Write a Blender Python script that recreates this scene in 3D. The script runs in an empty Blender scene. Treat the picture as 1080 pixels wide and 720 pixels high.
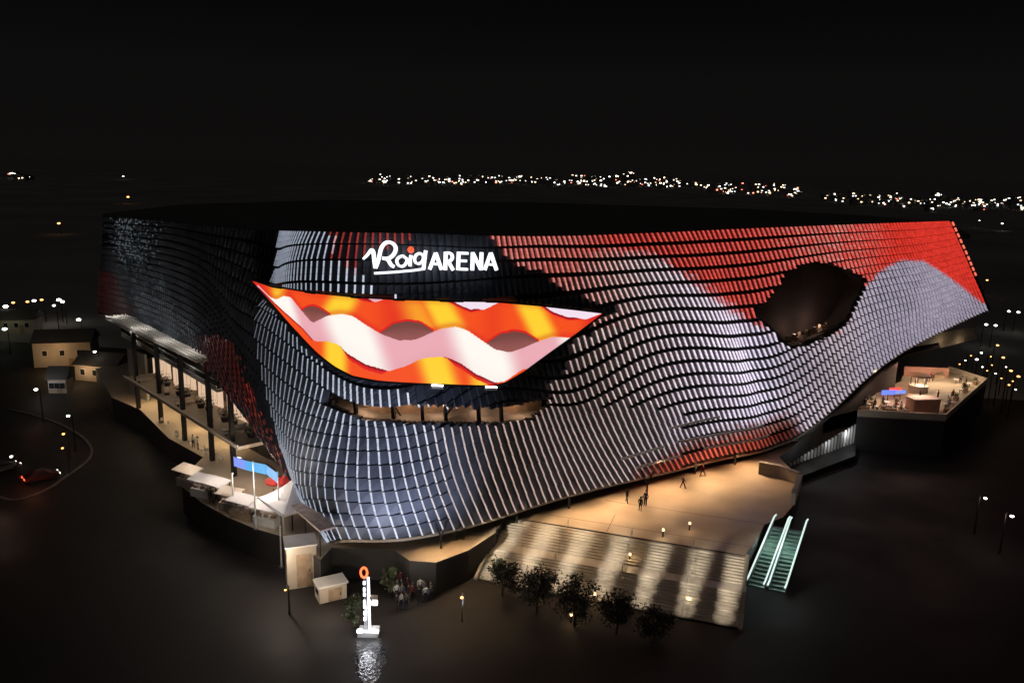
import bpy, math, random
import numpy as np
from mathutils import Vector, Matrix
random.seed(7); rng = np.random.default_rng(7)
PI = math.pi
sc = bpy.context.scene
COL = sc.collection

# ------------------------------------------------------------------ camera
F = 850.0; H = 40.0
PITCH = math.atan(185/850); ROLL = math.radians(1.4)
FWD = np.array([0, math.cos(PITCH), -math.sin(PITCH)])
R0 = np.array([1, 0, 0.]); U0 = np.array([0, math.sin(PITCH), math.cos(PITCH)])
RT = math.cos(ROLL)*R0 + math.sin(ROLL)*U0
UP = -math.sin(ROLL)*R0 + math.cos(ROLL)*U0
CAM = np.array([0, 0, H])
def ray(x, y): return FWD*F + RT*(x-540) - UP*(y-360)
def at_z(x, y, z):
    d = ray(x, y); t = (z-H)/d[2]; return d*t + CAM
def proj(p):
    q = np.asarray(p, float)-CAM; w = q@FWD
    return 540+F*(q@RT)/w, 360-F*(q@UP)/w
cd = bpy.data.cameras.new('camera'); cam = bpy.data.objects.new('camera', cd); COL.objects.link(cam)
cd.sensor_fit = 'HORIZONTAL'; cd.sensor_width = 36; cd.lens = 36*F/1080; cd.clip_end = 20000; cd.clip_start = 1
M = Matrix((tuple(RT)+(0,), tuple(UP)+(0,), tuple(-FWD)+(0,), (0, 0, H, 1))).transposed()
cam.matrix_world = M; sc.camera = cam
STREET = -3.5

# ------------------------------------------------------------------ materials
def s2l(c):
    return tuple(((v/255)/12.92 if v/255 <= .04045 else ((v/255+.055)/1.055)**2.4) for v in c)
def mat(name, col, rough=.6, noise=0.0, scale=1.0, bump=0.0, metal=0.0, bscale=None, rvar=0.0, spec=.5):
    m = bpy.data.materials.new(name); m.use_nodes = True
    nt = m.node_tree; b = nt.nodes['Principled BSDF']
    b.inputs['Roughness'].default_value = rough; b.inputs['Metallic'].default_value = metal
    b.inputs['Base Color'].default_value = (*col, 1)
    b.inputs['Specular IOR Level'].default_value = spec
    tc = nt.nodes.new('ShaderNodeTexCoord')
    if noise or rvar:
        n = nt.nodes.new('ShaderNodeTexNoise'); n.inputs['Scale'].default_value = scale; n.inputs['Detail'].default_value = 6
        nt.links.new(tc.outputs['Object'], n.inputs['Vector'])
        if noise:
            r = nt.nodes.new('ShaderNodeMapRange'); r.inputs['From Min'].default_value = .3; r.inputs['From Max'].default_value = .7
            r.inputs['To Min'].default_value = 1-noise; r.inputs['To Max'].default_value = 1+noise
            nt.links.new(n.outputs['Fac'], r.inputs['Value'])
            mx = nt.nodes.new('ShaderNodeMix'); mx.data_type = 'RGBA'; mx.blend_type = 'MULTIPLY'; mx.inputs['Factor'].default_value = 1
            mx.inputs[6].default_value = (*col, 1); nt.links.new(r.outputs['Result'], mx.inputs[7])
            nt.links.new(mx.outputs[2], b.inputs['Base Color'])
        if rvar:
            r2 = nt.nodes.new('ShaderNodeMapRange'); r2.inputs['From Min'].default_value = .35; r2.inputs['From Max'].default_value = .65
            r2.inputs['To Min'].default_value = max(.05, rough-rvar); r2.inputs['To Max'].default_value = min(1, rough+rvar)
            nt.links.new(n.outputs['Fac'], r2.inputs['Value']); nt.links.new(r2.outputs['Result'], b.inputs['Roughness'])
    if bump:
        n2 = nt.nodes.new('ShaderNodeTexNoise'); n2.inputs['Scale'].default_value = bscale or scale*4; n2.inputs['Detail'].default_value = 4
        nt.links.new(tc.outputs['Object'], n2.inputs['Vector'])
        bp = nt.nodes.new('ShaderNodeBump'); bp.inputs['Strength'].default_value = bump; bp.inputs['Distance'].default_value = .2
        nt.links.new(n2.outputs['Fac'], bp.inputs['Height']); nt.links.new(bp.outputs['Normal'], b.inputs['Normal'])
    return m
def emis(name, col, strength):
    m = bpy.data.materials.new(name); m.use_nodes = True
    nt = m.node_tree; b = nt.nodes['Principled BSDF']
    b.inputs['Base Color'].default_value = (.1, .1, .1, 1)
    b.inputs['Emission Color'].default_value = (*col, 1); b.inputs['Emission Strength'].default_value = strength
    return m
def emis_attr(name, strength, sampling=None):
    m = bpy.data.materials.new(name); m.use_nodes = True
    nt = m.node_tree; b = nt.nodes['Principled BSDF']
    a = nt.nodes.new('ShaderNodeAttribute'); a.attribute_name = 'light'
    b.inputs['Base Color'].default_value = (.02, .02, .02, 1); b.inputs['Roughness'].default_value = .5
    nt.links.new(a.outputs['Color'], b.inputs['Emission Color']); b.inputs['Emission Strength'].default_value = strength
    if sampling: m.cycles.emission_sampling = sampling
    return m
CERAMIC = mat('ceramic', (.085, .095, .12), .42, .3, .35, 0, spec=.35)
BACKING = mat('facade_backing', (.05, .05, .052), .8, .2, .3)
DARK = mat('dark_cladding', (.035, .032, .03), .75, .3, .2)
RECESS = mat('recess_plaster', (.20, .15, .13), .85, .25, .15)
ROOF = mat('roof_membrane', (.10, .095, .09), .85, .15, .1)
STONE = mat('pale_stone', (.42, .34, .25), .55, .22, .22, .15, bscale=3, rvar=.15)
STAIR = mat('stair_concrete', (.40, .37, .32), .5, .18, .5, .1, bscale=4, rvar=.15)
ASPHALT = mat('asphalt', (.022, .019, .018), .72, .3, .12, .12, bscale=6, rvar=.1, spec=.25)
WET = mat('wet_paving', (.03, .028, .027), .16, .3, .6, .5, bscale=2.6, rvar=.06)
GROUND = mat('ground_soil', (.26, .25, .245), .9, .25, .01)
CREAM = mat('cream_panel', (.55, .47, .38), .5, .15, .4)
CONC = mat('concrete', (.35, .32, .28), .7, .2, .3)
WHITE = mat('white_metal', (.75, .73, .70), .4, .08, 1)
STEEL = mat('dark_steel', (.03, .03, .032), .4, .15, 2, metal=.6)
GREYM = mat('grey_metal', (.30, .30, .31), .4, .1, 2, metal=.7)
FABRIC = mat('tent_fabric', (.62, .60, .62), .8, .08, .8)
WOOD = mat('pale_timber', (.42, .30, .20), .6, .25, 1.2)
GLASS = mat('smoked_glass', (.03, .035, .04), .12)
REDF = mat('red_fabric', (.55, .04, .03), .7, .12, 2)
LEAF = mat('leaf', (.012, .016, .009), .6, .45, 1.2)
LEAF2 = mat('leaf_pale', (.09, .11, .05), .6, .4, 1.2)
BARK = mat('bark', (.07, .05, .035), .9, .4, 3)
ESC = mat('escalator_step', (.16, .24, .21), .4, .2, 2, metal=.3)
SKIN = mat('person_skin', (.42, .26, .18), .6)
HAIR = mat('hair', (.02, .015, .012), .6)
CLOTH = [mat('clothes_'+n, c, .85, .15, 6) for n, c in (('black', (.015, .015, .017)), ('navy', (.02, .025, .05)), ('grey', (.12, .12, .12)), ('white', (.6, .58, .55)), ('maroon', (.15, .02, .02)))]
LAMPW = emis('lamp_white', (1, .95, .85), 9)
LAMPO = emis('lamp_orange', (1, .42, .10), 6)
LAMPG = emis('lamp_cool', (.85, 1, .95), 9)
CITYW = [emis('window_light_'+n, c, k) for n, c, k in (('white', (1, .93, .82), 3.2), ('warm', (1, .72, .42), 2.6), ('cool', (.85, .97, 1), 3), ('red', (1, .2, .12), 2.2))]
LETTER = emis('letter_light', (.93, .95, 1), 1.7)
STRIP = emis_attr('facade_light', 1.0)
SCREEN = emis_attr('screen_light', 1.0)
RAILL = emis('handrail_light', (.78, .98, .92), .95)

# ------------------------------------------------------------------ mesh helpers
class MB:
    def __init__(s): s.v = []; s.f = []; s.m = []; s.c = []
    def face(s, pts, mi=0, c=None):
        b = len(s.v); s.v += [tuple(map(float, p)) for p in pts]; s.f.append(tuple(range(b, b+len(pts)))); s.m.append(mi); s.c.append(c)
    def hexa(s, p, mi=0, c=None):      # p: 4 bottom (ccw) + 4 top
        b = len(s.v); s.v += [tuple(map(float, q)) for q in p]
        for f in ((3, 2, 1, 0), (4, 5, 6, 7), (0, 1, 5, 4), (1, 2, 6, 5), (2, 3, 7, 6), (3, 0, 4, 7)):
            s.f.append(tuple(b+i for i in f)); s.m.append(mi); s.c.append(c)
    def box(s, c, size, rz=0, mi=0, col=None):
        cx, cy, cz = c; hx, hy, hz = (k/2 for k in size); ca, sa = math.cos(rz), math.sin(rz)
        P = []
        for z in (-hz, hz):
            for x, y in ((-hx, -hy), (hx, -hy), (hx, hy), (-hx, hy)):
                P.append((cx+x*ca-y*sa, cy+x*sa+y*ca, cz+z))
        s.hexa(P, mi, col)
    def bar(s, a, b, w, h=None, mi=0):  # rectangular bar from a to b
        a = np.array(a, float); b = np.array(b, float); h = h or w
        d = b-a; d /= np.linalg.norm(d)
        n = np.cross(d, [0, 0, 1]); n = n/np.linalg.norm(n) if np.linalg.norm(n) > 1e-6 else np.array([1., 0, 0])
        u = np.cross(n, d)
        P = [a-n*w/2-u*h/2, a+n*w/2-u*h/2, a+n*w/2+u*h/2, a-n*w/2+u*h/2]
        s.hexa(P+[q+(b-a) for q in P], mi)
    def tube(s, pts, r, n=8, mi=0, cap=True):
        pts = [np.array(p, float) for p in pts]; r = r if hasattr(r, '__len__') else [r]*len(pts)
        base = len(s.v); N = len(pts)
        for i, p in enumerate(pts):
            d = pts[min(i+1, N-1)]-pts[max(i-1, 0)]; d /= np.linalg.norm(d)
            a = np.cross(d, [0.03, 0.05, 1]); 
            if np.linalg.norm(a) < .05: a = np.cross(d, [1, 0, 0])
            a /= np.linalg.norm(a); b = np.cross(d, a)
            for k in range(n):
                t = 2*PI*k/n; s.v.append(tuple(p+r[i]*(a*math.cos(t)+b*math.sin(t))))
        for i in range(N-1):
            for k in range(n):
                s.f.append((base+i*n+k, base+i*n+(k+1) % n, base+(i+1)*n+(k+1) % n, base+(i+1)*n+k)); s.m.append(mi); s.c.append(None)
        if cap:
            s.f.append(tuple(base+k for k in range(n))); s.m.append(mi); s.c.append(None)
            s.f.append(tuple(base+(N-1)*n+k for k in range(n))[::-1]); s.m.append(mi); s.c.append(None)
    def prism(s, poly, z0, z1, mi=0):   # poly: list of xy
        s.face([(p[0], p[1], z1) for p in poly], mi); s.face([(p[0], p[1], z0) for p in poly][::-1], mi)
        n = len(poly)
        for i in range(n):
            a, b = poly[i], poly[(i+1) % n]
            s.face([(a[0], a[1], z0), (b[0], b[1], z0), (b[0], b[1], z1), (a[0], a[1], z1)], mi)
    def ball(s, c, r, mi=0, n=8, k=5):
        c = np.array(c, float); r = np.array(r if hasattr(r, '__len__') else [r]*3, float)
        base = len(s.v)
        for i in range(k+1):
            th = PI*i/k
            for j in range(n):
                ph = 2*PI*j/n
                s.v.append(tuple(c+r*np.array([math.sin(th)*math.cos(ph), math.sin(th)*math.sin(ph), math.cos(th)])))
        for i in range(k):
            for j in range(n):
                s.f.append((base+i*n+j, base+(i+1)*n+j, base+(i+1)*n+(j+1) % n, base+i*n+(j+1) % n)); s.m.append(mi); s.c.append(None)
    def build(s, name, mats, parent=None, smooth=False, colors=False):
        me = bpy.data.meshes.new(name); me.from_pydata(s.v, [], s.f)
        if not isinstance(mats, (list, tuple)): mats = [mats]
        for m in mats: me.materials.append(m)
        me.polygons.foreach_set('material_index', s.m)
        if smooth: me.polygons.foreach_set('use_smooth', [True]*len(s.f))
        if colors:
            at = me.attributes.new('light', 'FLOAT_COLOR', 'FACE')
            at.data.foreach_set('color', np.array([(*(c or (0, 0, 0)), 1) for c in s.c], np.float32).ravel())
        me.update()
        o = bpy.data.objects.new(name, me); COL.objects.link(o)
        if parent is not None:
            o.parent = parent; o.matrix_parent_inverse = Matrix.Identity(4)
            if parent.type == 'EMPTY' or parent.parent:
                pass
        return o
def tag(o, label=None, cat=None, group=None, kind=None):
    for k, v in (('label', label), ('category', cat), ('group', group), ('kind', kind)):
        if v: o[k] = v
    return o
def empty(name, loc, label, cat, group=None, rz=0):
    o = bpy.data.objects.new(name, None); COL.objects.link(o); o.location = tuple(map(float, loc)); o.rotation_euler = (0, 0, rz)
    o.empty_display_size = .5
    return tag(o, label, cat, group)
def put(mb, name, mats, parent, **k):
    """build a mesh whose coordinates are in world space under an Empty that is moved but not turned"""
    L = np.zeros(3)
    p = parent
    while p is not None: L += np.array(p.location); p = p.parent
    mb.v = [tuple(np.array(v)-L) for v in mb.v]
    return mb.build(name, mats, parent, **k)
def copy_tree(o, parent=None):
    c = o.copy(); COL.objects.link(c)
    if parent is not None: c.parent = parent; c.matrix_parent_inverse = Matrix.Identity(4)
    for ch in list(o.children): copy_tree(ch, c)
    return c
def lamp(name, kind, loc, energy, col, target=None, parent=None, **k):
    l = bpy.data.lights.new(name, kind); l.energy = energy; l.color = col
    for a, v in k.items(): setattr(l, a, v)
    o = bpy.data.objects.new(name, l); COL.objects.link(o); o.location = tuple(map(float, loc))
    if target is not None:
        d = Vector(tuple(map(float, target)))-o.location; o.rotation_euler = d.to_track_quat('-Z', 'Y').to_euler()
    return o
def spline(xk, yk, x):
    """natural cubic spline, yk (n,...)"""
    xk = np.asarray(xk, float); yk = np.asarray(yk, float); n = len(xk); h = np.diff(xk)
    A = np.zeros((n, n)); B = np.zeros_like(yk); A[0, 0] = A[-1, -1] = 1
    for i in range(1, n-1):
        A[i, i-1] = h[i-1]; A[i, i] = 2*(h[i-1]+h[i]); A[i, i+1] = h[i]
        B[i] = 6*((yk[i+1]-yk[i])/h[i]-(yk[i]-yk[i-1])/h[i-1])
    Mm = np.linalg.solve(A, B.reshape(n, -1)).reshape(yk.shape)
    x = np.asarray(x, float); i = np.clip(np.searchsorted(xk, x)-1, 0, n-2)
    sh = (-1,)+(1,)*(yk.ndim-1)
    a = ((xk[i+1]-x)/h[i]).reshape(sh); b = ((x-xk[i])/h[i]).reshape(sh); hh = (h[i]**2/6).reshape(sh)
    return a*yk[i]+b*yk[i+1]+((a**3-a)*Mm[i]+(b**3-b)*Mm[i+1])*hh
def inpoly(x, y, P):
    c = False; n = len(P); j = n-1
    for i in range(n):
        xi, yi = P[i]; xj, yj = P[j]
        if (yi > y) != (yj > y) and x < (xj-xi)*(y-yi)/(yj-yi)+xi: c = not c
        j = i
    return c

# ------------------------------------------------------------------ plan of the arena wall
_pl = np.array([(-112, 186.5), (-90, 161.1), (-70, 138), (-50, 114.9), (-36, 98.7), (-27, 88.6), (-21.5, 82.6), (-17, 78.9), (-11.5, 78), (-5, 81.2), (3, 87.2), (12.3, 94), (21.8, 100.6), (31.6, 107.2), (41.5, 114), (56.4, 124.5), (75, 137.5), (95, 151.5), (120, 169)])
_t = np.concatenate([[0], np.cumsum(np.linalg.norm(np.diff(_pl, axis=0), axis=1))])
_tt = np.linspace(0, _t[-1], 900)
PLAN = np.stack([np.interp(_tt, _t, _pl[:, 0]), np.interp(_tt, _t, _pl[:, 1])], 1)
for _ in range(60):                       # round the corners of the polyline
    PLAN[1:-1] = .25*PLAN[:-2]+.5*PLAN[1:-1]+.25*PLAN[2:]
RATIO = np.maximum.accumulate(PLAN[:, 0]/PLAN[:, 1])+np.arange(900)*1e-9
TAN = np.gradient(PLAN, axis=0); TAN /= np.linalg.norm(TAN, axis=1)[:, None]
NRM = np.stack([TAN[:, 1], -TAN[:, 0]], 1)
SARC = np.concatenate([[0], np.cumsum(np.linalg.norm(np.diff(PLAN, axis=0), axis=1))])
def at_wall(x, y, off=0.0):
    d = ray(x, y); i = np.interp(d[0]/d[1], RATIO, np.arange(900))
    k = np.arange(900)
    Y = np.interp(i, k, PLAN[:, 1]); nx, ny = np.interp(i, k, NRM[:, 0]), np.interp(i, k, NRM[:, 1])
    p = d*(Y/d[1])+CAM
    return p+np.array([nx, ny, 0])*off, np.array([nx, ny, 0]), np.interp(i, k, SARC)
def wall_pt(s, z, off=0):
    x, y = np.interp(s, SARC, PLAN[:, 0]), np.interp(s, SARC, PLAN[:, 1])
    nx, ny = np.interp(s, SARC, NRM[:, 0]), np.interp(s, SARC, NRM[:, 1])
    return np.array([x+nx*off, y+ny*off, z])

# control net of the facade: columns (left to right) x rows 0,3,..18 (top to bottom)
NET = [
 [(110, 229), (109, 246), (108, 262), (107, 279), (106, 296), (105, 312), (104, 329)],
 [(160, 232), (159, 252), (158, 271), (158, 291), (159, 310), (161, 329), (165, 348)],
 [(196, 235), (196, 258), (196, 282), (197, 305), (199, 329), (202, 352), (207, 375)],
 [(226, 238), (224, 269), (223, 298), (226, 328), (232, 358), (244, 396), (255, 433)],
 [(258, 241), (250, 280), (244, 320), (248, 360), (262, 403), (282, 450), (304, 499)],
 [(295, 243), (287, 298), (271, 338), (280, 402), (294, 455), (317, 511), (350, 562)],
 [(335, 244), (333, 298), (350, 392), (349, 443), (345, 486), (350, 525), (368, 567)],
 [(385, 245), (384, 300), (386, 408), (391, 449), (396, 488), (403, 527), (415, 566)],
 [(440, 246), (442, 300), (449, 402), (456, 441), (463, 479), (474, 517), (490, 554)],
 [(500, 248), (503, 296), (511, 368), (521, 412), (532, 452), (545, 492), (560, 533)],
 [(560, 249), (569, 293), (581, 362), (594, 415), (607, 450), (622, 480), (640, 511)],
 [(620, 248), (634, 290), (651, 338), (664, 384), (678, 424), (693, 460), (710, 495)],
 [(690, 245), (706, 285), (723, 326), (737, 367), (750, 406), (762, 443), (775, 479)],
 [(760, 242), (774, 282), (787, 325), (800, 368), (812, 401), (822, 433), (834, 463)],
 [(860, 238), (870, 268), (878, 298), (886, 325), (894, 351), (901, 378), (908, 403)],
 [(940, 235), (947, 260), (953, 282), (958, 302), (963, 321), (968, 340), (973, 357)],
 [(1001, 233), (1009, 251), (1017, 269), (1024, 286), (1031, 301), (1037, 314), (1042, 326)]]
NET = np.array(NET, float)                          # (cols, 7, 2)
CS = np.array([at_wall(*NET[i, 3])[2] for i in range(len(NET))])   # arc length along the wall
CUR = 5                                              # the near corner column
def net_rows(s):
    """pixel anchors of the seven net rows at arc length s (array)"""
    return spline(CS, NET, s)
def surf_px(s, v):
    """s scalar, v array of row numbers 0..18"""
    rows = net_rows(np.array([s]))[0]
    return spline(np.arange(7)*3., rows, v)
def bulge(x, y):
    """soft folds of the skin, metres outwards"""
    b = 1.1*math.exp(-((x-742-.35*(y-340))/34)**2)*(1-abs(y-360)/190 if abs(y-360) < 190 else 0)
    b -= .9*math.exp(-((x-792-.3*(y-380))/16)**2)*(1-abs(y-380)/120 if abs(y-380) < 120 else 0)
    b += 1.4*math.exp(-((x-965)/40)**2-((y-310)/38)**2)
    b += .8*math.exp(-((x-400)/60)**2-((y-520)/50)**2)
    return b
def sk(px, py, off=0):
    p, n, s = at_wall(px, py); b = bulge(px, py)
    return p + n*(b+off), n
# openings (traced on the wall)
OVAL = [(820, 305), (828, 287), (845, 277), (860, 274), (875, 277), (893, 284), (915, 291), (912, 302), (902, 320), (897, 336), (884, 347), (862, 358), (842, 368), (828, 364), (818, 350), (803, 336), (790, 331), (806, 318)]
_q = np.array(OVAL, float); _q = np.vstack([_q, _q[:1]])
_ti = np.linspace(0, len(_q)-1, 90)[:-1]; _q = np.stack([np.interp(_ti, np.arange(len(_q)), _q[:, k]) for k in range(2)], 1)
for _ in range(14): _q = .25*np.roll(_q, 1, 0)+.5*_q+.25*np.roll(_q, -1, 0)
OVAL = [tuple(p) for p in _q]
SLOT = [(340, 412), (367, 424), (395, 430), (447, 429), (530, 431), (557, 427), (583, 420), (577, 431), (561, 440), (532, 444), (460, 444), (422, 442), (385, 440), (365, 433), (350, 425)]
SLOT = [(x, y+(-2 if y < 432 and not (x, y) in ((350, 425),) else 2)) for x, y in SLOT]
SCR = [(275, 294), (300, 302), (340, 308), (380, 312), (420, 314.5), (470, 316), (520, 317), (560, 320.5), (600, 325), (629, 328.5), (600, 350), (570, 371), (545, 389), (526, 400), (512, 403.5), (470, 402), (430, 400), (400, 397.5), (378, 393), (362, 384), (345, 370), (325, 349), (300, 321)]
SIGNOFF = [(437, 225), (520, 225), (520, 258), (526, 264), (540, 276), (560, 284), (580, 292), (596, 303), (620, 316), (645, 322), (650, 325), (628, 338), (606, 360), (588, 388), (580, 408), (576, 420), (560, 436), (455, 428), (440, 420), (430, 410), (420, 400), (500, 360), (420, 318), (408, 305), (392, 303), (380, 288), (384, 270), (405, 262), (436, 260)]
RTOP = [(350, 225), (1060, 225), (1060, 330), (1032, 318), (1016, 305), (992, 287), (972, 275), (950, 274), (930, 284), (906, 306), (893, 330), (880, 350), (830, 350), (785, 338), (768, 324), (745, 309), (715, 286), (685, 268), (650, 265), (615, 270), (606, 290), (588, 300), (520, 262), (440, 262), (392, 284), (370, 282), (357, 268)]
RBOT = [(668, 492), (700, 483), (740, 471), (800, 455), (838, 446), (848, 470), (760, 492), (668, 508)]
RMID = [(690, 486), (720, 466), (770, 452), (836, 432), (850, 470), (690, 500)]
FARL = [(124, 226), (176, 228), (168, 262), (180, 300), (205, 345), (214, 372), (160, 346), (140, 312), (126, 268)]
FARR = [(104, 285), (122, 290), (140, 318), (146, 342), (104, 326)]
LOWR = [(216, 352), (245, 358), (262, 395), (285, 450), (305, 492), (306, 512), (288, 480), (262, 440), (232, 402), (205, 374)]
def lerp(a, b, t): return tuple(a[i]+(b[i]-a[i])*t for i in range(3))
RED = s2l((228, 48, 34)); PINK = s2l((238, 204, 192)); LILAC = s2l((214, 204, 226)); BLUEW = s2l((206, 216, 236)); ORED = s2l((225, 70, 40))
def led(x, y, left):
    c = led0(x, y, left)
    if c is None: return None
    k = random.uniform(.82, 1.1)
    return tuple(q*k for q in c)
def ss_(a, b, x):
    t = min(1, max(0, (x-a)/(b-a))); return t*t*(3-2*t)
def led0(x, y, left):
    """colour shown by the light of one scale (the facade is an animated light display)"""
    jx, jy = x+random.gauss(0, 3.2 if x < 900 else 1.2), y+random.gauss(0, 2 if x < 900 else .8)
    kk = random.choice((0, .03, .06, .12, .34))
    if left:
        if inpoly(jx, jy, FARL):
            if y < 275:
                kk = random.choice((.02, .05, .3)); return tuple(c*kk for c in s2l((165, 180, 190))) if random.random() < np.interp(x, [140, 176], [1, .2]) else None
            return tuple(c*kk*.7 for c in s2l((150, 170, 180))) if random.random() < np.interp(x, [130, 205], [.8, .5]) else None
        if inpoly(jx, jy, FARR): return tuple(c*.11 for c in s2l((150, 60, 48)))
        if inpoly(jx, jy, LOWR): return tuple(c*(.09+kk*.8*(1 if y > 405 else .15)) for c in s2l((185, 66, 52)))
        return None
    if inpoly(jx, jy, SIGNOFF) or (y > 300 and (inpoly(x+7, y-8, SCR) or inpoly(x, y-8, SCR))): return None
    if x < 450 and inpoly(jx, jy, RTOP): return tuple(c*.4 for c in RED)
    def soft(poly, sd): return sum(inpoly(x+random.gauss(0, sd), y+random.gauss(0, sd*.7), poly) for _ in range(8))/8
    sd = np.interp(x, [560, 880, 910], [5.5, 5.5, 1.3])
    rt, rb, rm = soft(RTOP, sd), soft(RBOT, 5), soft(RMID, 7)
    redc = lerp(RED, PINK, .24) if x < 540 else lerp(lerp(RED, PINK, .02), lerp(RED, PINK, .24), 1-ss_(590, 650, x))
    t = np.interp(x, [330, 430, 520, 640, 735, 800, 880, 960], [0, .1, 1, 1.15, 1.75, 2, 1.6, 2])
    c = lerp(BLUEW, PINK, t) if t < 1 else lerp(PINK, LILAC, t-1)
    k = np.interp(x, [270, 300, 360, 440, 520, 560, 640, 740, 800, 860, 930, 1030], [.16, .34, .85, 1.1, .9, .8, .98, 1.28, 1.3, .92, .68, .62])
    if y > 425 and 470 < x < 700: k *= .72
    if x > 560:      # fold shading put into strip brightness: darker valley, brighter crest
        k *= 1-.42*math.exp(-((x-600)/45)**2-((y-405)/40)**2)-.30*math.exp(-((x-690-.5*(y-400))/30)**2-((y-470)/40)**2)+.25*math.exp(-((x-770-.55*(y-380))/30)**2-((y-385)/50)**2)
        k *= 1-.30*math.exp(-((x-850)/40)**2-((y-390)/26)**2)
    rr = 1-ss_(590, 690, x) if y < 345 and x > 500 else 0
    if rr > 0: c = lerp(c, lerp(RED, PINK, .36), rr*.85)
    if x > 860: c = lerp(c, s2l((196, 186, 208)), ss_(860, 960, x))
    c = tuple(q*k for q in c)
    if rt > 0: c = lerp(c, tuple(q*.95 for q in redc), rt)
    if rm > 0: c = lerp(c, tuple(q*.75 for q in s2l((168, 96, 70))), rm*.9)
    if rb > 0: kb = min(1, max(.12, 1-abs(x-748)/80)); c = lerp(c, tuple(q*kb*1.3 for q in ORED), rb)
    return c

# ------------------------------------------------------------------ the arena (one thing, many parts)
arena = empty('arena_building', (12, 130, 0), 'huge arena clad in wavy rows of ceramic scales lit red and lilac', 'arena')
PITCHM = .92
S0, S1 = CS[0], CS[-1]
SG = np.linspace(S0, S1, 900)
PXT = spline(np.arange(7)*3., net_rows(SG).transpose(1, 0, 2), np.arange(19.))      # (19, 900, 2)
def col_px(sv):
    return np.array([[np.interp(sv[r], SG, PXT[r, :, k]) for k in range(2)] for r in range(19)])
SHEAR = 9.0
SC0, SC2 = CS[CUR], CS[CUR+2]+4.0
def slant(s, left):
    if left: return np.full(19, s)
    t = min(1, max(0, (SC2-s)/(SC2-SC0+SHEAR))); w = t*t*(3-2*t)
    return s-SHEAR*w*(np.arange(19.)-9)/9
cells = []
fins = [(q, True) for q in np.arange(S0, SC0-PITCHM*.5, PITCHM)]+[(q, False) for q in np.arange(SC0-SHEAR, S1-PITCHM*.5, PITCHM)]
for s, left in fins:
    sv0, sv1 = slant(s, left), slant(s+PITCHM*.97, left)
    px0, px1 = col_px(sv0), col_px(np.minimum(sv1, S1))
    for r in range(18):
        A0 = px0[r]; A1 = px1[r]; Z0 = px0[r+1]; Z1 = px1[r+1]
        mx, my = (A0+A1+Z0+Z1)/4
        if not left and min(sv0[r], sv0[r+1]) < SC0: continue
        g = np.interp(mx, [500, 570, 820, 960], [.12, .30, .28, .05])
        if left: g = .2
        if 470 < mx < 720 and my > 425: g = .03
        cor4 = (A0, A1, Z0, Z1, (A0+A1+Z0+Z1)/4)
        hole = [any(inpoly(q[0], q[1], h) for h in (OVAL, SLOT, SCR)) for q in cor4]
        if all(hole): continue
        parts_ = [(0, 1-g)] if not any(hole) else [(k/4, k/4+.25) for k in range(3)]+[(.75, 1-g)]
        for f0, f1 in parts_:
            T0, T1_ = A0+(Z0-A0)*f0, A1+(Z1-A1)*f0; B0, B1 = A0+(Z0-A0)*f1, A1+(Z1-A1)*f1
            if any(hole):
                m_ = (T0+T1_+B0+B1)/4
                if any(inpoly(m_[0], m_[1], h) for h in (OVAL, SLOT, SCR)): continue
            t0, n0 = sk(*T0); t1, n1 = sk(*T1_); b0, m0 = sk(*B0); b1, m1 = sk(*B1)
            cells.append((mx, my, left, (t0, t1, b0, b1, n0, n1), f1-f0 > .5))
def scale_geo(cell):
    mx, my, left, (t0, t1, b0, b1, n0, n1), full = cell
    if left: t0, t1, b0, b1, n0, n1 = t1, t0, b1, b0, n1, n0
    w = np.linalg.norm(t1-t0)
    dt, db = .40, .50
    r1, r2 = random.uniform(.02, .16), random.uniform(.02, .13)
    P = [b0, b0+n0*db, b1+n1*r1, t0, t0+n0*dt, t1+n1*r2]
    tn = (t1-t0)/w; tn[2] = 0
    lw = np.interp(mx, [280, 340, 420, 480, 640, 720, 900, 1000], [.08, .11, .16, .12, .10, .105, .12, .12])
    ls = np.interp(mx, [280, 340, 560, 700, 850, 930], [.05, .08, .11, .15, .24, .30])
    S = []
    nseg = 3 if full else 1
    z3 = np.array([0, 0, 1.])
    for k in range(nseg):
        f0, f1 = k/nseg, (k+1)/nseg-.02
        def at(f): return t0+(b0-t0)*f, dt+(db-dt)*f
        (o0, d0), (o1, d1) = at(f0), at(f1)
        box = lambda i0, i1, e0, e1: [o1+n0*(d1+i0)-tn*e0, o1+n0*(d1+i0)+tn*e1, o1+n0*(d1+i1)+tn*e1, o1+n0*(d1+i1)-tn*e0, o0+n0*(d0+i0)-tn*e0, o0+n0*(d0+i0)+tn*e1, o0+n0*(d0+i1)+tn*e1, o0+n0*(d0+i1)-tn*e0]
        pc = proj((o0+o1)/2)
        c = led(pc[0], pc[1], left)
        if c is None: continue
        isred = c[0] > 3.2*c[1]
        co = lerp(c, tuple(q*c[0] for q in PINK), max(0, .13+.26*math.exp(-((mx-872)/48)**2)*random.random()*1.6-.17*max(0, min(1, (mx-880)/70)))) if isred and not left else c  # pale highlight on red strips mixed into their colour
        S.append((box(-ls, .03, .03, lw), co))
        ki = np.interp(mx, [500, 700, 840, 980], [.0, .16, .40, .92]) if not left else 0
        if isred and not left: ki = max(ki, .38)
        ki *= random.uniform(.85, 1.1)
        if ki > .02: S.append((box(-d0+.04, -ls-.01, .025, -.005), tuple(q*ki for q in c)))  # strip's light on the scale side put in as emission
    return P, S
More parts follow.
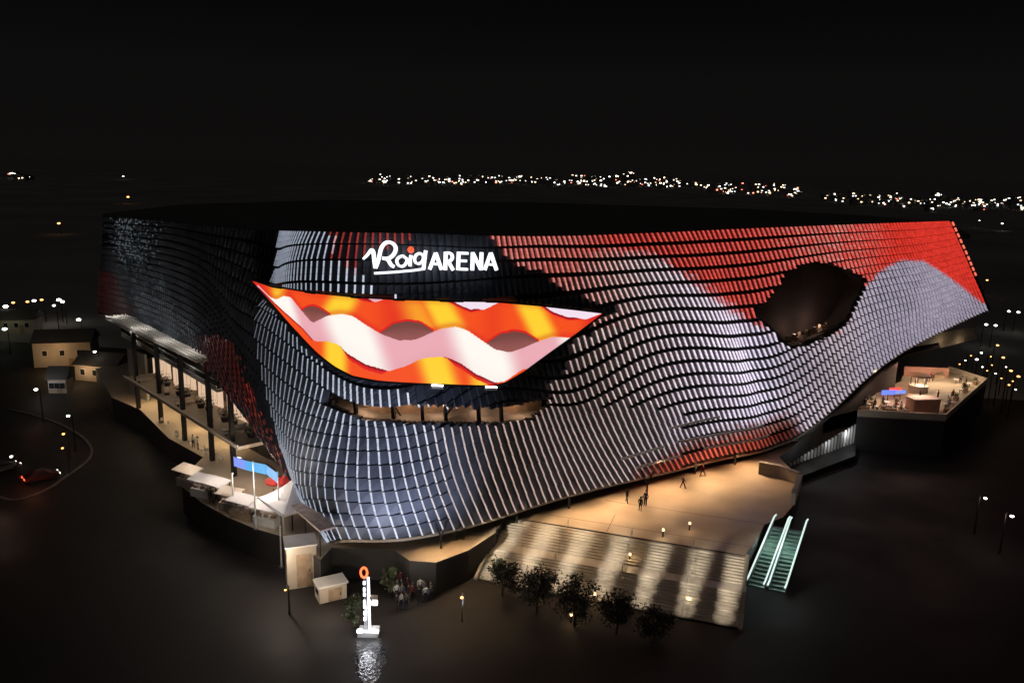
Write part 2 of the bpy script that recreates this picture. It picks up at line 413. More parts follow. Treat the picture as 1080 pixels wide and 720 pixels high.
def add_wedge(mb, P):
    b = len(mb.v); mb.v += [tuple(p) for p in P]
    for f in ((0, 1, 4, 3), (1, 2, 5, 4), (2, 0, 3, 5), (0, 2, 1), (3, 4, 5)):
        mb.f.append(tuple(b+i for i in f)); mb.m.append(0); mb.c.append(None)
def pxarea(c):
    t0, t1, b0, b1, n0, n1 = c[3]
    a = np.array([proj(p) for p in (t0, t1, b1, b0)])
    return .5*abs(np.dot(a[:, 0], np.roll(a[:, 1], 1))-np.dot(a[:, 1], np.roll(a[:, 0], 1)))
geo = [scale_geo(c) for c in cells]
order = sorted((i for i in range(len(cells)) if geo[i][1] and cells[i][4]), key=lambda i: -pxarea(cells[i]))
big = set(order[:100])
wm, em = MB(), MB()
for i, c in enumerate(cells):
    P, S = geo[i]
    if i in big:
        o1 = MB(); add_wedge(o1, P); so = put(o1, 'ceramic_scale', CERAMIC, arena)
        o2 = MB()
        for q, k in S: o2.hexa(q, 0, k)
        put(o2, 'light_strip', STRIP, so, colors=True)
    else:
        add_wedge(wm, P)
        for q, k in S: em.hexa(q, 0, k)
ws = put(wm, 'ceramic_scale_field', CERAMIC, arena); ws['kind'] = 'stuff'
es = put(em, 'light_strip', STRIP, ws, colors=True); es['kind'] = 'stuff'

# backing sheet behind the scales, with the openings left out
def grid_sheet(off, thick, name, material, holes, step=.46):
    mb = MB(); ss = np.linspace(S0, S1, 420); vs = np.linspace(0, 18, 110)
    rows = net_rows(ss)
    PX = spline(np.arange(7)*3., rows.transpose(1, 0, 2), vs)         # (110,420,2)
    P = np.zeros((len(vs), len(ss), 3)); N = np.zeros_like(P)
    for i in range(len(vs)):
        for j in range(len(ss)):
            p, n = sk(*PX[i, j]); P[i, j] = p+n*off; N[i, j] = n
    keep = np.ones((len(vs)-1, len(ss)-1), bool)
    for i in range(len(vs)-1):
        for j in range(len(ss)-1):
            c = (PX[i, j]+PX[i+1, j+1])/2
            if any(inpoly(c[0], c[1], h) for h in holes): keep[i, j] = False
    nv = len(vs)*len(ss)
    mb.v = [tuple(p) for p in P.reshape(-1, 3)]+[tuple(p) for p in (P-N*thick).reshape(-1, 3)]
    idx = lambda i, j: i*len(ss)+j
    for i in range(len(vs)-1):
        for j in range(len(ss)-1):
            if not keep[i, j]: continue
            a, b, c, d = idx(i, j), idx(i, j+1), idx(i+1, j+1), idx(i+1, j)
            for f in ((a, d, c, b), (a+nv, b+nv, c+nv, d+nv)): mb.f.append(f); mb.m.append(0); mb.c.append(None)
            for di, dj, e in ((-1, 0, (a, b)), (1, 0, (d, c)), (0, -1, (a, d)), (0, 1, (b, c))):
                ii, jj = i+di, j+dj
                if not (0 <= ii < keep.shape[0] and 0 <= jj < keep.shape[1]) or not keep[ii, jj]:
                    mb.f.append((e[0], e[1], e[1]+nv, e[0]+nv)); mb.m.append(0); mb.c.append(None)
    return put(mb, name, material, arena), PX, P
bk, PXG, PG = grid_sheet(-.06, .5, 'facade_backing', BACKING, [OVAL, SLOT])

# body, roof and back wall
def inset(off, n=70, a=None, b=None):
    return [wall_pt(s, 0, -off)[:2] for s in np.linspace(a or S0+6, b or S1-9, n)]
front = inset(6.0)
back = [(80, 166), (78, 190), (58, 212), (5, 220), (-42, 204), (-64, 172)]
mb = MB(); mb.prism([tuple(p) for p in front]+back, .02, 29.5); put(mb, 'inner_wall', DARK, arena)
edge = [wall_pt(s, 0, -.7)[:2] for s in np.linspace(S0+.5, S1-.5, 70)]
mb = MB(); mb.prism([tuple(p) for p in edge]+[(92, 172), (86, 200), (62, 220), (5, 228), (-48, 212), (-72, 176)], 29.52, 30.2); 
roof = put(mb, 'roof', ROOF, arena)
# rim along the lower edge of the skin
rim_i = np.linspace(0, PG.shape[1]-1, 200).astype(int)
mb = MB(); 
seg = [PG[-1, j]+np.array([0, 0, -.22]) for j in rim_i if PXG[-1, j, 0] > 352]
mb.tube(seg, .2, 6); put(mb, 'rim', CREAM, arena, smooth=True)
mb = MB(); seg = [PG[-1, j]+np.array([0, 0, -.22]) for j in rim_i if PXG[-1, j, 0] <= 350]
mb.tube(seg, .2, 6); put(mb, 'rim', STEEL, arena, smooth=True)
# right-hand edge trim with bright marker lights
edgep = [sk(*surf_px(S1, np.array([v]))[0], .1)[0] for v in np.linspace(0, 18, 19)]
mb = MB(); mb.tube(edgep, .25, 6); tr = put(mb, 'edge_trim', STEEL, arena, smooth=True)
for k in range(10):
    a, b = edgep[k], edgep[k+1]
    mb = MB(); mb.bar(a+(b-a)*.2+np.array([.2, -.35, 0]), a+(b-a)*.75+np.array([.2, -.35, 0]), .22, .22); put(mb, 'marker_light', emis('marker_red', s2l((255, 120, 95)), 1.1) if k == 0 else bpy.data.materials['marker_red'], tr)

# balcony slot under the screen
def wallpoly(px, off): return [sk(x, y, off)[0] for x, y in px]
top = [(338, 408), (366, 421), (395, 427), (447, 426), (530, 428), (557, 424), (590, 414)]
bot = [(346, 428), (364, 436), (385, 444), (422, 446), (460, 447), (532, 448), (590, 436)]
mb = MB()
bt = [sk(x, y, -3.2)[0] for x, y in top]; bb = [np.array([a[0], a[1], sk(x, y, -.6)[0][2]-.1]) for a, (x, y) in zip(bt, bot)]
ft = [sk(x, y, -.58)[0] for x, y in top]; fb = [sk(x, y, -.58)[0] for x, y in bot]
for i in range(len(top)-1):
    mb.face([bb[i], bb[i+1], bt[i+1]+[0, 0, 1.2], bt[i]+[0, 0, 1.2]])
bw = put(mb, 'balcony', WOOD, arena)
mb = MB()
for i in range(len(top)-1): mb.face([fb[i], fb[i+1], bb[i+1], bb[i]])
put(mb, 'balcony_floor', CONC, bw)
mb = MB()
for i in range(len(top)-1): mb.face([ft[i], bt[i]+[0, 0, 1.2], bt[i+1]+[0, 0, 1.2], ft[i+1]])
put(mb, 'balcony_ceiling', DARK, bw)
for x, y0, y1 in ((371, 424, 438), (414, 427, 443), (447, 425, 446), (472, 427, 445), (508, 428, 446), (532, 428, 446)):
    mb = MB(); mb.bar(sk(x, y0, -.7)[0], sk(x+1, y1, -.7)[0], .35, .35); put(mb, 'mullion', STEEL, bw)
for a, b in (((412, 428), (424, 443)), ((478, 441), (488, 428))):
    mb = MB(); mb.bar(sk(*a, -1.6)[0], sk(*b, -1.6)[0], .14, .14); put(mb, 'brace', STEEL, bw)
for x in (380, 432, 470, 520, 558):
    p = sk(x, 431, -1.7)[0]; lamp('balcony_lamp', 'POINT', p, 75, (1, .62, .40), shadow_soft_size=.3)

# the dark oval opening: a deep recess with a terrace floor
mb = MB()
cen = np.mean(np.array(OVAL), 0)
assert len(OVAL) > 10
ov = [tuple(cen+(np.array(q)-cen)*1.05) for q in OVAL]
for i in range(len(ov)):
    a, b = ov[i], ov[(i+1) % len(ov)]
    mb.face([sk(*a, .0)[0], sk(*b, .0)[0], sk(*b, -3.4)[0], sk(*a, -3.4)[0]])
mb.face([sk(*q, -3.4)[0] for q in ov]); rec = put(mb, 'terrace_recess', RECESS, arena)
mb = MB(); rg = [sk(*q, .12)[0] for q in OVAL]; mb.tube(rg+[rg[0]], .14, 6, cap=False); put(mb, 'opening_rim', BACKING, rec, smooth=True)
fl = [(820, 356), (842, 368), (864, 358), (886, 347)]
mb = MB()
for i in range(len(fl)-1):
    a, b = sk(*fl[i], -.4)[0], sk(*fl[i+1], -.4)[0]; n = sk(*fl[i])[1]
    mb.bar(a+[0, 0, 1.0], b+[0, 0, 1.0], .12, .12)
    mb.bar(a+[0, 0, .5], b+[0, 0, .5], .08, .08)
put(mb, 'railing', WOOD, rec)
for k in range(7):
    x = 836+k*7; y = 365-k*2.6; p = sk(x, y, -1.0)[0]+np.array([0, 0, .6])
    mb = MB(); mb.box(p, (1.1, .7, .5), .6+random.random()); mb.box(p+[0, 0, .45], (.5, .5, .4), random.random()); put(mb, 'terrace_planter', WOOD, rec)
for x, y in ((845, 361), (868, 353)):
    lamp('terrace_lamp', 'POINT', sk(x, y, -1.2)[0]+np.array([0, 0, 1.4]), 40, (1, .72, .6), shadow_soft_size=.2)

# thin ledges over the entrance
for k, (a, b) in enumerate((((651, 482), (695, 469)), ((667, 491), (713, 479)), ((702, 450), (752, 437)), ((710, 464), (800, 446)), ((738, 471), (806, 457)))):
    n = 8; pts = [sk(a[0]+(b[0]-a[0])*i/n, a[1]+(b[1]-a[1])*i/n, .75)[0] for i in range(n+1)]
    mb = MB(); mb.tube(pts, .16, 6); put(mb, 'ledge', WHITE, arena)
# Y posts carrying the lower edge at the entrance
for x, y in ((682, 519), (725, 493), (775, 487), (600, 533), (545, 548), (465, 575)):
    b0 = at_z(x, y+3, 0); mb = MB(); hgt = 2.6
    mb.tube([b0, b0+[0, 0, 1.4]], .14, 6); mb.tube([b0+[0, 0, 1.35], b0+[-.8, .3, hgt+.6]], .1, 6); mb.tube([b0+[0, 0, 1.35], b0+[.8, .5, hgt+.6]], .1, 6)
    put(mb, 'entrance_post', STEEL, arena)
# underside terrace along the right
def strip(pxs, z, w, h, name, m, off=0):
    pts = [at_z(x, y, z) for x, y in pxs]
    mb = MB()
    for a, b in zip(pts[:-1], pts[1:]): mb.bar(a, b, w, h)
    return put(mb, name, m, arena)
und = [(838, 474), (870, 452), (905, 424), (935, 395), (962, 378), (1000, 366), (1032, 354)]
uz = [1.2, 2.5, 4.5, 6.5, 7.5, 8.5, 9.2]
pts = [at_wall(x, y, -2.5)[0] for x, y in und]
mb = MB()
for i in range(len(pts)-1): mb.bar(pts[i], pts[i+1], 2.4, .5)
un = put(mb, 'underside_slab', DARK, arena)
for (xa, ya, xb, yb, h) in ((959, 360, 1034, 346, 9), (893, 405, 910, 388, 5), (912, 391, 934, 376, 5), (998, 362, 1036, 352, 6)):
    mb = MB(); a, b = at_wall(xa, ya, -1.4)[0], at_wall(xb, yb, -1.4)[0]
    c, d = at_wall(xb, yb+h, -1.0)[0], at_wall(xa, ya+h, -1.0)[0]
    mid = [q+np.array([.35, .5, 0]) for q in (a, b, c, d)]
    mb.hexa([d, c, mid[2], mid[3], a, b, mid[1], mid[0]]); put(mb, 'soffit_panel', CREAM, un)
    m_ = (a+b+c+d)/4; n = at_wall(xa, ya)[1]
    lamp('soffit_lamp', 'POINT', m_+n*1.6+np.array([0, 0, -.6]), 40, (1, .78, .5), shadow_soft_size=.2)

# left side: three terraces under the lifted skin
def lrow(x0, y0, x1, y1, z): return at_z(x0, y0, z), at_z(x1, y1, z)
inn = np.array([.75, .66, 0])                     # towards the building
def slab(a, b, depth, t, name, m, par):
    mb = MB(); c, d = b+inn*depth, a+inn*depth; up = np.array([0, 0, t])
    mb.hexa([a-up, b-up, c-up, d-up, a, b, c, d]); return put(mb, name, m, par)
wing = arena
a, b = lrow(131, 397, 251, 471, 4.7); sl1 = slab(a, b, 7.2, .45, 'terrace_slab', STONE, wing)
mb = MB(); mb.bar(a-inn*.1+[0, 0, .12], b-inn*.1+[0, 0, .12], .25, .25); put(mb, 'slab_edge', CREAM, sl1)
a2, b2 = at_wall(128, 352)[0], at_wall(228, 398)[0]; a2[2] = b2[2] = 10.6
sl2 = slab(a2, b2, 6.5, .5, 'terrace_slab', CONC, wing)
for dz in (.25, 1.15):
    mb = MB(); mb.bar(a2+[0, 0, dz], b2+[0, 0, dz], .1, .12); put(mb, 'glass_rail', WHITE, sl2)
mb = MB(); mb.hexa([a2+[0, 0, .3], b2+[0, 0, .3], b2+[.04, .04, .3], a2+[.04, .04, .3], a2+[0, 0, 1.1], b2+[0, 0, 1.1], b2+[.04, .04, 1.1], a2+[.04, .04, 1.1]]); put(mb, 'glass_balustrade', GLASS, sl2)
for t in (.2, .5, .8): lamp('rail_fill', 'POINT', a2+(b2-a2)*t-inn*1.6+[0, 0, 1.9], 60, (1, .92, .8), shadow_soft_size=.2)  # unseen lamps added to whiten the rail bars
a3, b3 = at_z(111, 335, 14.4), at_z(207, 380, 14.4)
can = slab(a3, b3, 3.6, .3, 'louvred_canopy', CONC, wing)
for k in range(6):
    mb = MB(); o_ = inn*(k*.6+.1); mb.bar(a3+o_+[0, 0, .22], b3+o_+[0, 0, .22], .16, .3); put(mb, 'louvre', WHITE, can)
# columns
for x, yb in ((148, 430), (172, 445), (197, 464), (226, 485), (249, 501)):
    p = at_z(x, yb, 0.0); mb = MB(); mb.box(p+np.array([0, 0, 6.9])-inn*.25, (.55, .55, 13.8), .8); put(mb, 'column', STEEL, wing)
# lit wall panels on the upper level
bl = 5.6
pp = [(152, 384, 169, 400), (173, 394, 195, 412), (199, 408, 223, 431), (229, 425, 250, 447)]
for (x0, y0, x1, y1) in pp:
    c0 = at_z(x0, y0+13, 4.7)+inn*1.5; c1 = at_z(x1, y1+1, 4.7)+inn*1.5
    up = np.array([0, 0, 3.0]); mb = MB(); th = inn*.3
    mb.hexa([c0, c1, c1+th, c0+th, c0+up, c1+up, c1+up+th, c0+up+th]); pn = put(mb, 'lit_panel', emis('panel_glow', s2l((226, 190, 158)), .95), wing)
    mb = MB()
    for k in range(1, 6): q = c0+(c1-c0)*k/6-inn*.03; mb.bar(q+[0, 0, .15], q+[0, 0, 2.8], .05, .05)
    mb.bar(c0-inn*.04+[0, 0, 3.0], c1-inn*.04+[0, 0, 3.0], .12, .14); put(mb, 'panel_frame', WHITE, pn)
    lamp('terrace_lamp', 'AREA', (c0+c1)/2-inn*2.2+[0, 0, 4.2], 25, (1, .76, .5), target=(c0+c1)/2+[0, 0, 1.4], size=2.5)
# end wall of the terraces
e0, e1 = at_z(131, 416, 0), at_z(149, 424, 0)
mb = MB(); up = np.array([0, 0, 8.0]); th = inn*.4
e0 = e0+inn*1.0; e1 = e1+inn*1.0
mb.hexa([e0, e1, e1+th, e0+th, e0+up, e1+up, e1+up+th, e0+up+th]); put(mb, 'end_wall', CONC, wing)
# ground-floor shopfront set back under the slab
g0, g1 = at_z(118, 418, 0)+inn*5, at_z(249, 494, 0)+inn*5
mb = MB(); up = np.array([0, 0, 4.2]); th = inn*.3
mb.hexa([g0, g1, g1+th, g0+th, g0+up, g1+up, g1+up+th, g0+up+th]); gf = put(mb, 'shopfront', DARK, wing)
for k in range(9):
    q = g0+(g1-g0)*(k+.3)/9; r_ = g0+(g1-g0)*(k+.9)/9
    mb = MB(); mb.hexa([q-inn*.08, r_-inn*.08, r_, q, q-inn*.08+[0, 0, 2.6], r_-inn*.08+[0, 0, 2.6], r_+[0, 0, 2.6], q+[0, 0, 2.6]]); put(mb, 'shop_window', GLASS, gf)
for x, y in ((150, 421), (178, 432), (205, 446), (232, 462)):
    p = at_z(x, y+8, 0)+np.array([0, 0, 3.9])+inn*1.2
    lamp('floor_lamp', 'AREA', p, 240, (1, .72, .42), target=p-np.array([0, 0, 3]), size=2.0)
bp = empty('terrace_bench', (0, 0, 0), 'pale slatted bench on the upper terrace between the dark columns', 'bench', 'benches on the left upper terrace')
mb = MB(); mb.box((0, 0, .42), (3.4, .7, .12)); mb.build('seat', CREAM, bp); mb = MB(); mb.box((0, .33, .75), (3.4, .08, .55)); mb.build('backrest', CREAM, bp)
for sx_ in (-1.4, 1.4): mb = MB(); mb.box((sx_, 0, .18), (.12, .6, .36)); mb.build('leg', STEEL, bp)
pl2 = empty('tub_planter', (0, 0, 0), 'dark tub planter with dense shrub on the upper terrace', 'planter', 'tub planters on the left upper terrace')
mb = MB(); mb.tube([(0, 0, 0), (0, 0, .7)], [.45, .6], 12); mb.build('tub', STEEL, pl2); mb = MB(); rq = random.Random(5)
for k in range(160):
    q = np.array([rq.gauss(0, .4), rq.gauss(0, .4), .8+abs(rq.gauss(0, .5))]); mb.face([q, q+[rq.uniform(-.2, .2), rq.uniform(-.2, .2), .15], q+[rq.uniform(-.2, .2), rq.uniform(-.2, .2), .02]])
mb.build('foliage', LEAF, pl2)
ea, eb = at_z(131, 397, 4.7), at_z(251, 471, 4.7)
for i in range(5):
    t = .12+.19*i; q = ea+(eb-ea)*t+inn*2.0; o = bp if i == 0 else copy_tree(bp); o.location = tuple(q); o.rotation_euler = (0, 0, .78+1.2*(i % 2))
    bn = ('nearest the far end wall', 'second from the far end wall', 'in the middle of the five', 'second from the red-lit skin', 'nearest the red-lit skin')[i]
    o['label'] = 'pale bench on the upper terrace, '+bn
    for d_ in (.06, .11):
        q2 = ea+(eb-ea)*(t+d_)+inn*(2.6+d_*6); o2 = pl2 if (i == 0 and d_ < .1) else copy_tree(pl2); o2.location = tuple(q2); o2['label'] = 'dark tub planter, '+('outer' if d_ < .1 else 'inner')+' one beside the bench '+bn
cp_ = empty('terrace_chair', (0, 0, 0), 'small white chair on the lit lower terrace', 'chair', 'white chairs on the lower left terrace')
mb = MB(); mb.box((0, 0, .45), (.5, .5, .06)); mb.build('seat', WHITE, cp_); mb = MB(); mb.box((0, .24, .72), (.5, .05, .5)); mb.build('backrest', WHITE, cp_)
for sx_ in (-.2, .2):
    for sy_ in (-.2, .2): mb = MB(); mb.tube([(sx_, sy_, 0), (sx_, sy_, .43)], .03, 6); mb.build('leg', WHITE, cp_)
for i, (x, y) in enumerate(((186, 461), (189, 465), (201, 470), (207, 466), (214, 476), (218, 480), (228, 480), (233, 486), (170, 446), (176, 450))):
    o = cp_ if i == 0 else copy_tree(cp_); o.location = tuple(at_z(x, y, 0)); o.rotation_euler = (0, 0, i*1.3); o['label'] = 'small white chair on the lower terrace, '+('left of the two standing visitors', 'second left of the two standing visitors', 'directly left of the visitor pair', 'directly right of the visitor pair', 'second right of the visitor pair', 'third right of the visitor pair', 'second from the grey event floor', 'nearest the grey event floor', 'nearest the far end of the terrace', 'second from the far end of the terrace')[i]
# unseen fill lamps added above the canopy to whiten its louvres
for x, y in ((125, 326), (150, 339), (176, 352), (198, 364)):
    p = at_z(x-4, y+9, 14.4)+np.array([-.8, -1.2, 2.2]); lamp('louvre_fill', 'POINT', p, 300, (1, .93, .85), shadow_soft_size=.2)

# ------------------------------------------------------------------ ground, street, plaza, steps
mb = MB(); mb.face([(-9000, -300, STREET-.3), (9000, -300, STREET-.3), (9000, 12000, STREET-.3), (-9000, 12000, STREET-.3)])
tag(mb.build('ground', GROUND), kind='structure')
mb = MB(); mb.prism([(-150, 20), (150, 20), (150, 150), (-150, 190)], STREET-.2, STREET)
tag(mb.build('street', ASPHALT), kind='structure')
def zp(x, y, z=0): return tuple(at_z(x, y, z)[:2])
TR, TL = at_z(786, 585, 0), at_z(533, 544, 0)
plaza = [zp(845, 505), zp(838, 531), zp(826, 545), zp(806, 553), zp(800, 565), tuple(TR[:2]), tuple(TL[:2]), zp(522, 562), zp(494, 580), zp(460, 593), zp(432, 591), zp(416, 580), zp(350, 577), zp(338, 590), zp(300, 566), zp(268, 557), zp(240, 545), zp(213, 530), zp(192, 513), zp(196, 500), zp(214, 482), zp(178, 462), zp(160, 444), zp(148, 432), zp(118, 419),
         (-80, 150), (-60, 180), (40, 180), (52, 128), zp(822, 482)]
mb = MB(); mb.prism(plaza, STREET-.1, 0.0, 1); mb.m[0] = 0; tag(mb.build('plaza', [STONE, DARK]), kind='structure')
# paving joints as thin inlaid strips, 4 mm proud
mb = MB()
ux = (TR-TL)/np.linalg.norm(TR-TL); uy = np.array([-ux[1], ux[0], 0])
for k in (1, 4):
    a = TL+uy*(k*2.2)+ux*(2.5*k); b = TL+uy*(k*2.2)+ux*(26+2*k)
    a[2] = b[2] = .004; w = uy*.04
    mb.face([a-w, b-w, b+w, a+w])
for k in (6,):
    a = TL+ux*(k*2.0)+uy*.3; b = TL+ux*(k*2.0)+uy*min(13, k*.85); a[2] = b[2] = .008; w = ux*.03; mb.face([a-w, a+w, b+w, b-w])
tag(mb.build('paving_joints', DARK), kind='structure')

# grand steps: two flights and a landing
run = -uy
dep = 3.5; nst = 11
stair = empty('stairway', TL+np.array([0, 0, 0]), 'wide pale concrete steps with a landing, streaked with light', 'stairs')
STW = np.linalg.norm(TR-TL)
def flight(y0, y1, z0, z1, n, name):
    mb = MB()
    for k in range(n):
        ya = y0+(y1-y0)*k/n; z = z0+(z1-z0)*(k+1)/n
        a = TL+run*ya; b = TR+run*ya; c = TR+run*y1; d = TL+run*y1
        q = [np.array([p[0], p[1], STREET-.05]) for p in (a, d, c, b)]; t = [np.array([p[0], p[1], z]) for p in (a, d, c, b)]
        ya2 = y0+(y1-y0)*(k+1)/n
        d2 = TL+run*ya2; c2 = TR+run*ya2
        q = [np.array([p[0], p[1], STREET-.05]) for p in (a, d2, c2, b)]; t = [np.array([p[0], p[1], z]) for p in (a, d2, c2, b)]
        mb.hexa(q+t)
    return put(mb, name, STAIR, stair)
flight(.02, 4.0, 0, -1.6, 10, 'upper_flight')
mb = MB(); a, b, c, d = (TL+run*4.0, TL+run*5.3, TR+run*5.3, TR+run*4.0)
mb.hexa([np.array([p[0], p[1], STREET-.05]) for p in (a, b, c, d)]+[np.array([p[0], p[1], -1.6]) for p in (a, b, c, d)]); put(mb, 'landing', STAIR, stair)
flight(5.3, 9.2, -1.6, -3.5, 11, 'lower_flight')
def wallbar(a, b, w, h, name, m, par):
    mb = MB(); mb.bar(a, b, w, h); return put(mb, name, m, par)
for side, nm in ((TL, -1), (TR, 1)):
    o_ = ux*nm*.22
    mb = MB(); pts = [side+o_+np.array([0, 0, .15]), side+o_+run*4.0+np.array([0, 0, -1.45]), side+o_+run*5.3+np.array([0, 0, -1.45]), side+o_+run*9.2+np.array([0, 0, -3.3])]
    for p, q in zip(pts[:-1], pts[1:]):
        w = ux*.2
        mb.hexa([np.array([*(p-w)[:2], STREET]), np.array([*(p+w)[:2], STREET]), np.array([*(q+w)[:2], STREET]), np.array([*(q-w)[:2], STREET]), p-w, p+w, q+w, q-w])
    put(mb, 'cheek_wall', STAIR, stair)
for t in (.28, .55, .8):
    mb = MB(); base = TL+(TR-TL)*t
    P = [base+np.array([0, 0, .9]), base+run*4+np.array([0, 0, -.7]), base+run*5.3+np.array([0, 0, -.7]), base+run*9.2+np.array([0, 0, -2.6])]
    mb.tube(P, .035, 6)
    for p, g in zip(P, (0, -1.6, -1.6, -3.5)): mb.tube([p, np.array([p[0], p[1], g])], .03, 6)
    put(mb, 'handrail', GREYM, stair)

# ------------------------------------------------------------------ screen
screen = empty('led_screen', sk(450, 350, 1.2)[0], 'giant curved video screen on the facade showing red, yellow and white waves', 'screen')
px = lambda L: (np.array([p[0] for p in L], float), np.array([p[1] for p in L], float))
def curve(L):
    X, Y = px(L); xs = np.arange(X[0], X[-1]+.01, .5); ys = np.interp(xs, X, Y)
    k = np.ones(9)/9; yy = np.convolve(np.pad(ys, 4, mode='edge'), k, 'valid'); return lambda x: np.interp(x, xs, yy)
WU = curve([(283, 299), (296, 312), (303, 315), (310, 311), (318, 312), (328, 325), (340, 339), (355, 331), (367, 329), (378, 331), (390, 340), (405, 350), (420, 356), (435, 355.5), (447, 350), (460, 344.5), (475, 342), (487, 346), (502, 357), (515, 366), (530, 369), (545, 364.5), (560, 358), (575, 353), (594, 354), (640, 352)])
WL = curve([(283, 301), (302, 319), (330, 344), (342, 358), (355, 357.5), (365, 361), (373, 370), (390, 381), (412, 388), (427, 382.5), (440, 375.5), (452, 373.5), (467, 374), (480, 380), (495, 391), (515, 400.5), (525, 399.5), (545, 386)])
T1 = curve([(467, 316), (478, 322), (490, 327.5), (503, 325), (519, 317)])
T2 = curve([(561, 320), (575, 330), (592, 336), (610, 335), (629, 328)])
T0 = curve([(380, 312), (388, 315.5), (397, 317), (406, 314)])
HOL = [curve([(328, 327), (334, 322.5), (342, 321), (350, 325), (358, 331)]), curve([(404, 348), (415, 339), (427, 336), (440, 338), (453, 347)]), curve([(507, 359), (520, 350), (535, 347), (547, 349), (561, 358)])]
HX = [(328, 358), (404, 453), (507, 561)]
cY = s2l((255, 210, 52)); cO = s2l((246, 82, 32)); cR = s2l((222, 36, 34)); cDR = s2l((150, 20, 30)); cW = s2l((255, 250, 242)); cP = s2l((236, 172, 182)); cH = s2l((116, 68, 62)); cL = s2l((244, 226, 240))
topc = [(275, 294), (300, 302), (340, 308), (380, 312), (420, 314.5), (470, 316), (520, 317), (560, 320.5), (600, 325), (629, 328.5)]
botc = [(275, 294.4), (300, 321), (325, 349), (345, 370), (362, 384), (378, 393), (400, 397.5), (430, 400), (470, 402), (512, 403.5), (526, 400), (545, 389), (570, 371), (600, 350), (629, 328.9)]
tX, tY = px(topc); bX, bY = px(botc)
def ss(a, b, x): t = min(1, max(0, (x-a)/(b-a))); return t*t*(3-2*t)
def screen_col(x, y):
    if x > 283:
        wu, wl = WU(x), WL(x)
        if wu <= y <= wl and x < 612:
            xx = x-.3*(y-350)
            t = max(math.exp(-((xx-318)/13)**2), math.exp(-((xx-378)/24)**2), math.exp(-((xx-498)/30)**2), .7*math.exp(-((xx-592)/16)**2))
            q_ = (y-wu)/max(1, wl-wu); c = lerp(cP, cW, ss(.15, .8, t)); return lerp(c, s2l((206, 140, 150)), .45*max(0, q_-.55)*(1-t*.6)+.25*max(0, .2-q_))
        if y > wl:
            d = y-wl; red = (max(ss(366, 376, x)*(1-ss(404, 412, x)), ss(462, 476, x)*(1-ss(514, 520, x))))*5.5
            if x < 340: red = 2
            if d < red: return cDR if d < red*.45 else cR
            t = max(math.exp(-((x-362)/11)**2), math.exp(-((x-456-.3*(y-385))/17)**2), .7*math.exp(-((x-500)/12)**2))
            return lerp(cO, cY, ss(.1, .9, t))
        for (h0, h1), h in zip(HX, HOL):
            if h0 < x < h1:
                yy = h(x)
                if y > yy: return lerp(cH, s2l((150, 88, 84)), ss(yy, wu, y))
                if y > yy-2.2: return cR
        for (t0, t1, T) in ((467, 519, T1), (561, 629, T2), (380, 406, T0)):
            if t0 < x < t1:
                yy = T(x)
                if y < yy-3.2*(1-ss(t0+(t1-t0)*.5, t0+(t1-t0)*.75, x)): return cL if T is not T0 else cP
                if y < yy: return cDR if y < yy-1.4 else cR
    g = max(math.exp(-((x-305)/9)**2)*.8, math.exp(-((x-364+.5*(y-325))/15)**2), math.exp(-((x-466-.5*(y-335))/16)**2), math.exp(-((x-558-.5*(y-335))/15)**2), .5*math.exp(-((x-440-.5*(y-335))/20)**2))
    c = lerp(cO, cY, ss(.12, .9, g))
    if x > 283: c = lerp(c, cR, .55*math.exp(-((y-WU(x)+2)/3.5)**2)+.3*math.exp(-((y-np.interp(x, tX, tY)-1)/3)**2))
    c = lerp(c, cR, max(1-ss(276, 296, x), .6*math.exp(-((x-415)/14)**2), .4*math.exp(-((x-512)/12)**2), ss(596, 622, x)))
    return c
SX, SY = px(SCR)
NXs, NYs = 420, 110
mb = MB(); xs = np.linspace(275, 629, NXs+1)
G = np.zeros((NXs+1, NYs+1, 3)); GP = np.zeros((NXs+1, NYs+1, 2))
for i, x in enumerate(xs):
    y0, y1 = np.interp(x, tX, tY), np.interp(x, bX, bY)
    for j in range(NYs+1):
        y = y0+(y1-y0)*j/NYs; GP[i, j] = (x, y)
        G[i, j] = at_wall(x, y, 1.25)[0]
mb.v = [tuple(p) for p in G.reshape(-1, 3)]
for i in range(NXs):
    for j in range(NYs):
        c = (GP[i, j]+GP[i+1, j+1])/2
        mb.f.append((i*(NYs+1)+j, i*(NYs+1)+j+1, (i+1)*(NYs+1)+j+1, (i+1)*(NYs+1)+j)); mb.m.append(0); mb.c.append(screen_col(*c))
put(mb, 'display_panel', SCREEN, screen, colors=True)
# casing behind the panel
cx_, cy_ = np.mean(SX), np.mean(SY)
fp = [at_wall(x+(x-cx_)*.004, y+(y-cy_)*.012, 1.2)[0] for x, y in SCR]; bp_ = [at_wall(x+(x-cx_)*.004, y+(y-cy_)*.012, .3)[0] for x, y in SCR]
mb = MB(); n = len(SCR)
for i in range(n): j = (i+1) % n; mb.face([fp[i], fp[j], bp_[j], bp_[i]])
put(mb, 'screen_casing', STEEL, screen)
mb = MB(); fr = [at_wall(x+(x-cx_)*.004, y+(y-cy_)*.016, 1.25)[0] for x, y in SCR]
for i in range(n): j = (i+1) % n; mb.bar(fr[i], fr[j], .2, .2)
put(mb, 'screen_frame', STEEL, screen)
for x0, y0, x1, y1 in ((451, 404.6, 462, 405), (505, 406.5, 516, 407)):
    mb = MB(); a, b = at_wall(x0, y0, 1.3)[0], at_wall(x1, y1, 1.3)[0]; mb.bar(a, b, .4, .28); fx = put(mb, 'screen_fixture', WHITE, screen)
    mb = MB(); mb.bar(a+[0, -.02, .2], b+[0, -.02, .2], .3, .12); put(mb, 'fixture_light', LAMPW, fx)

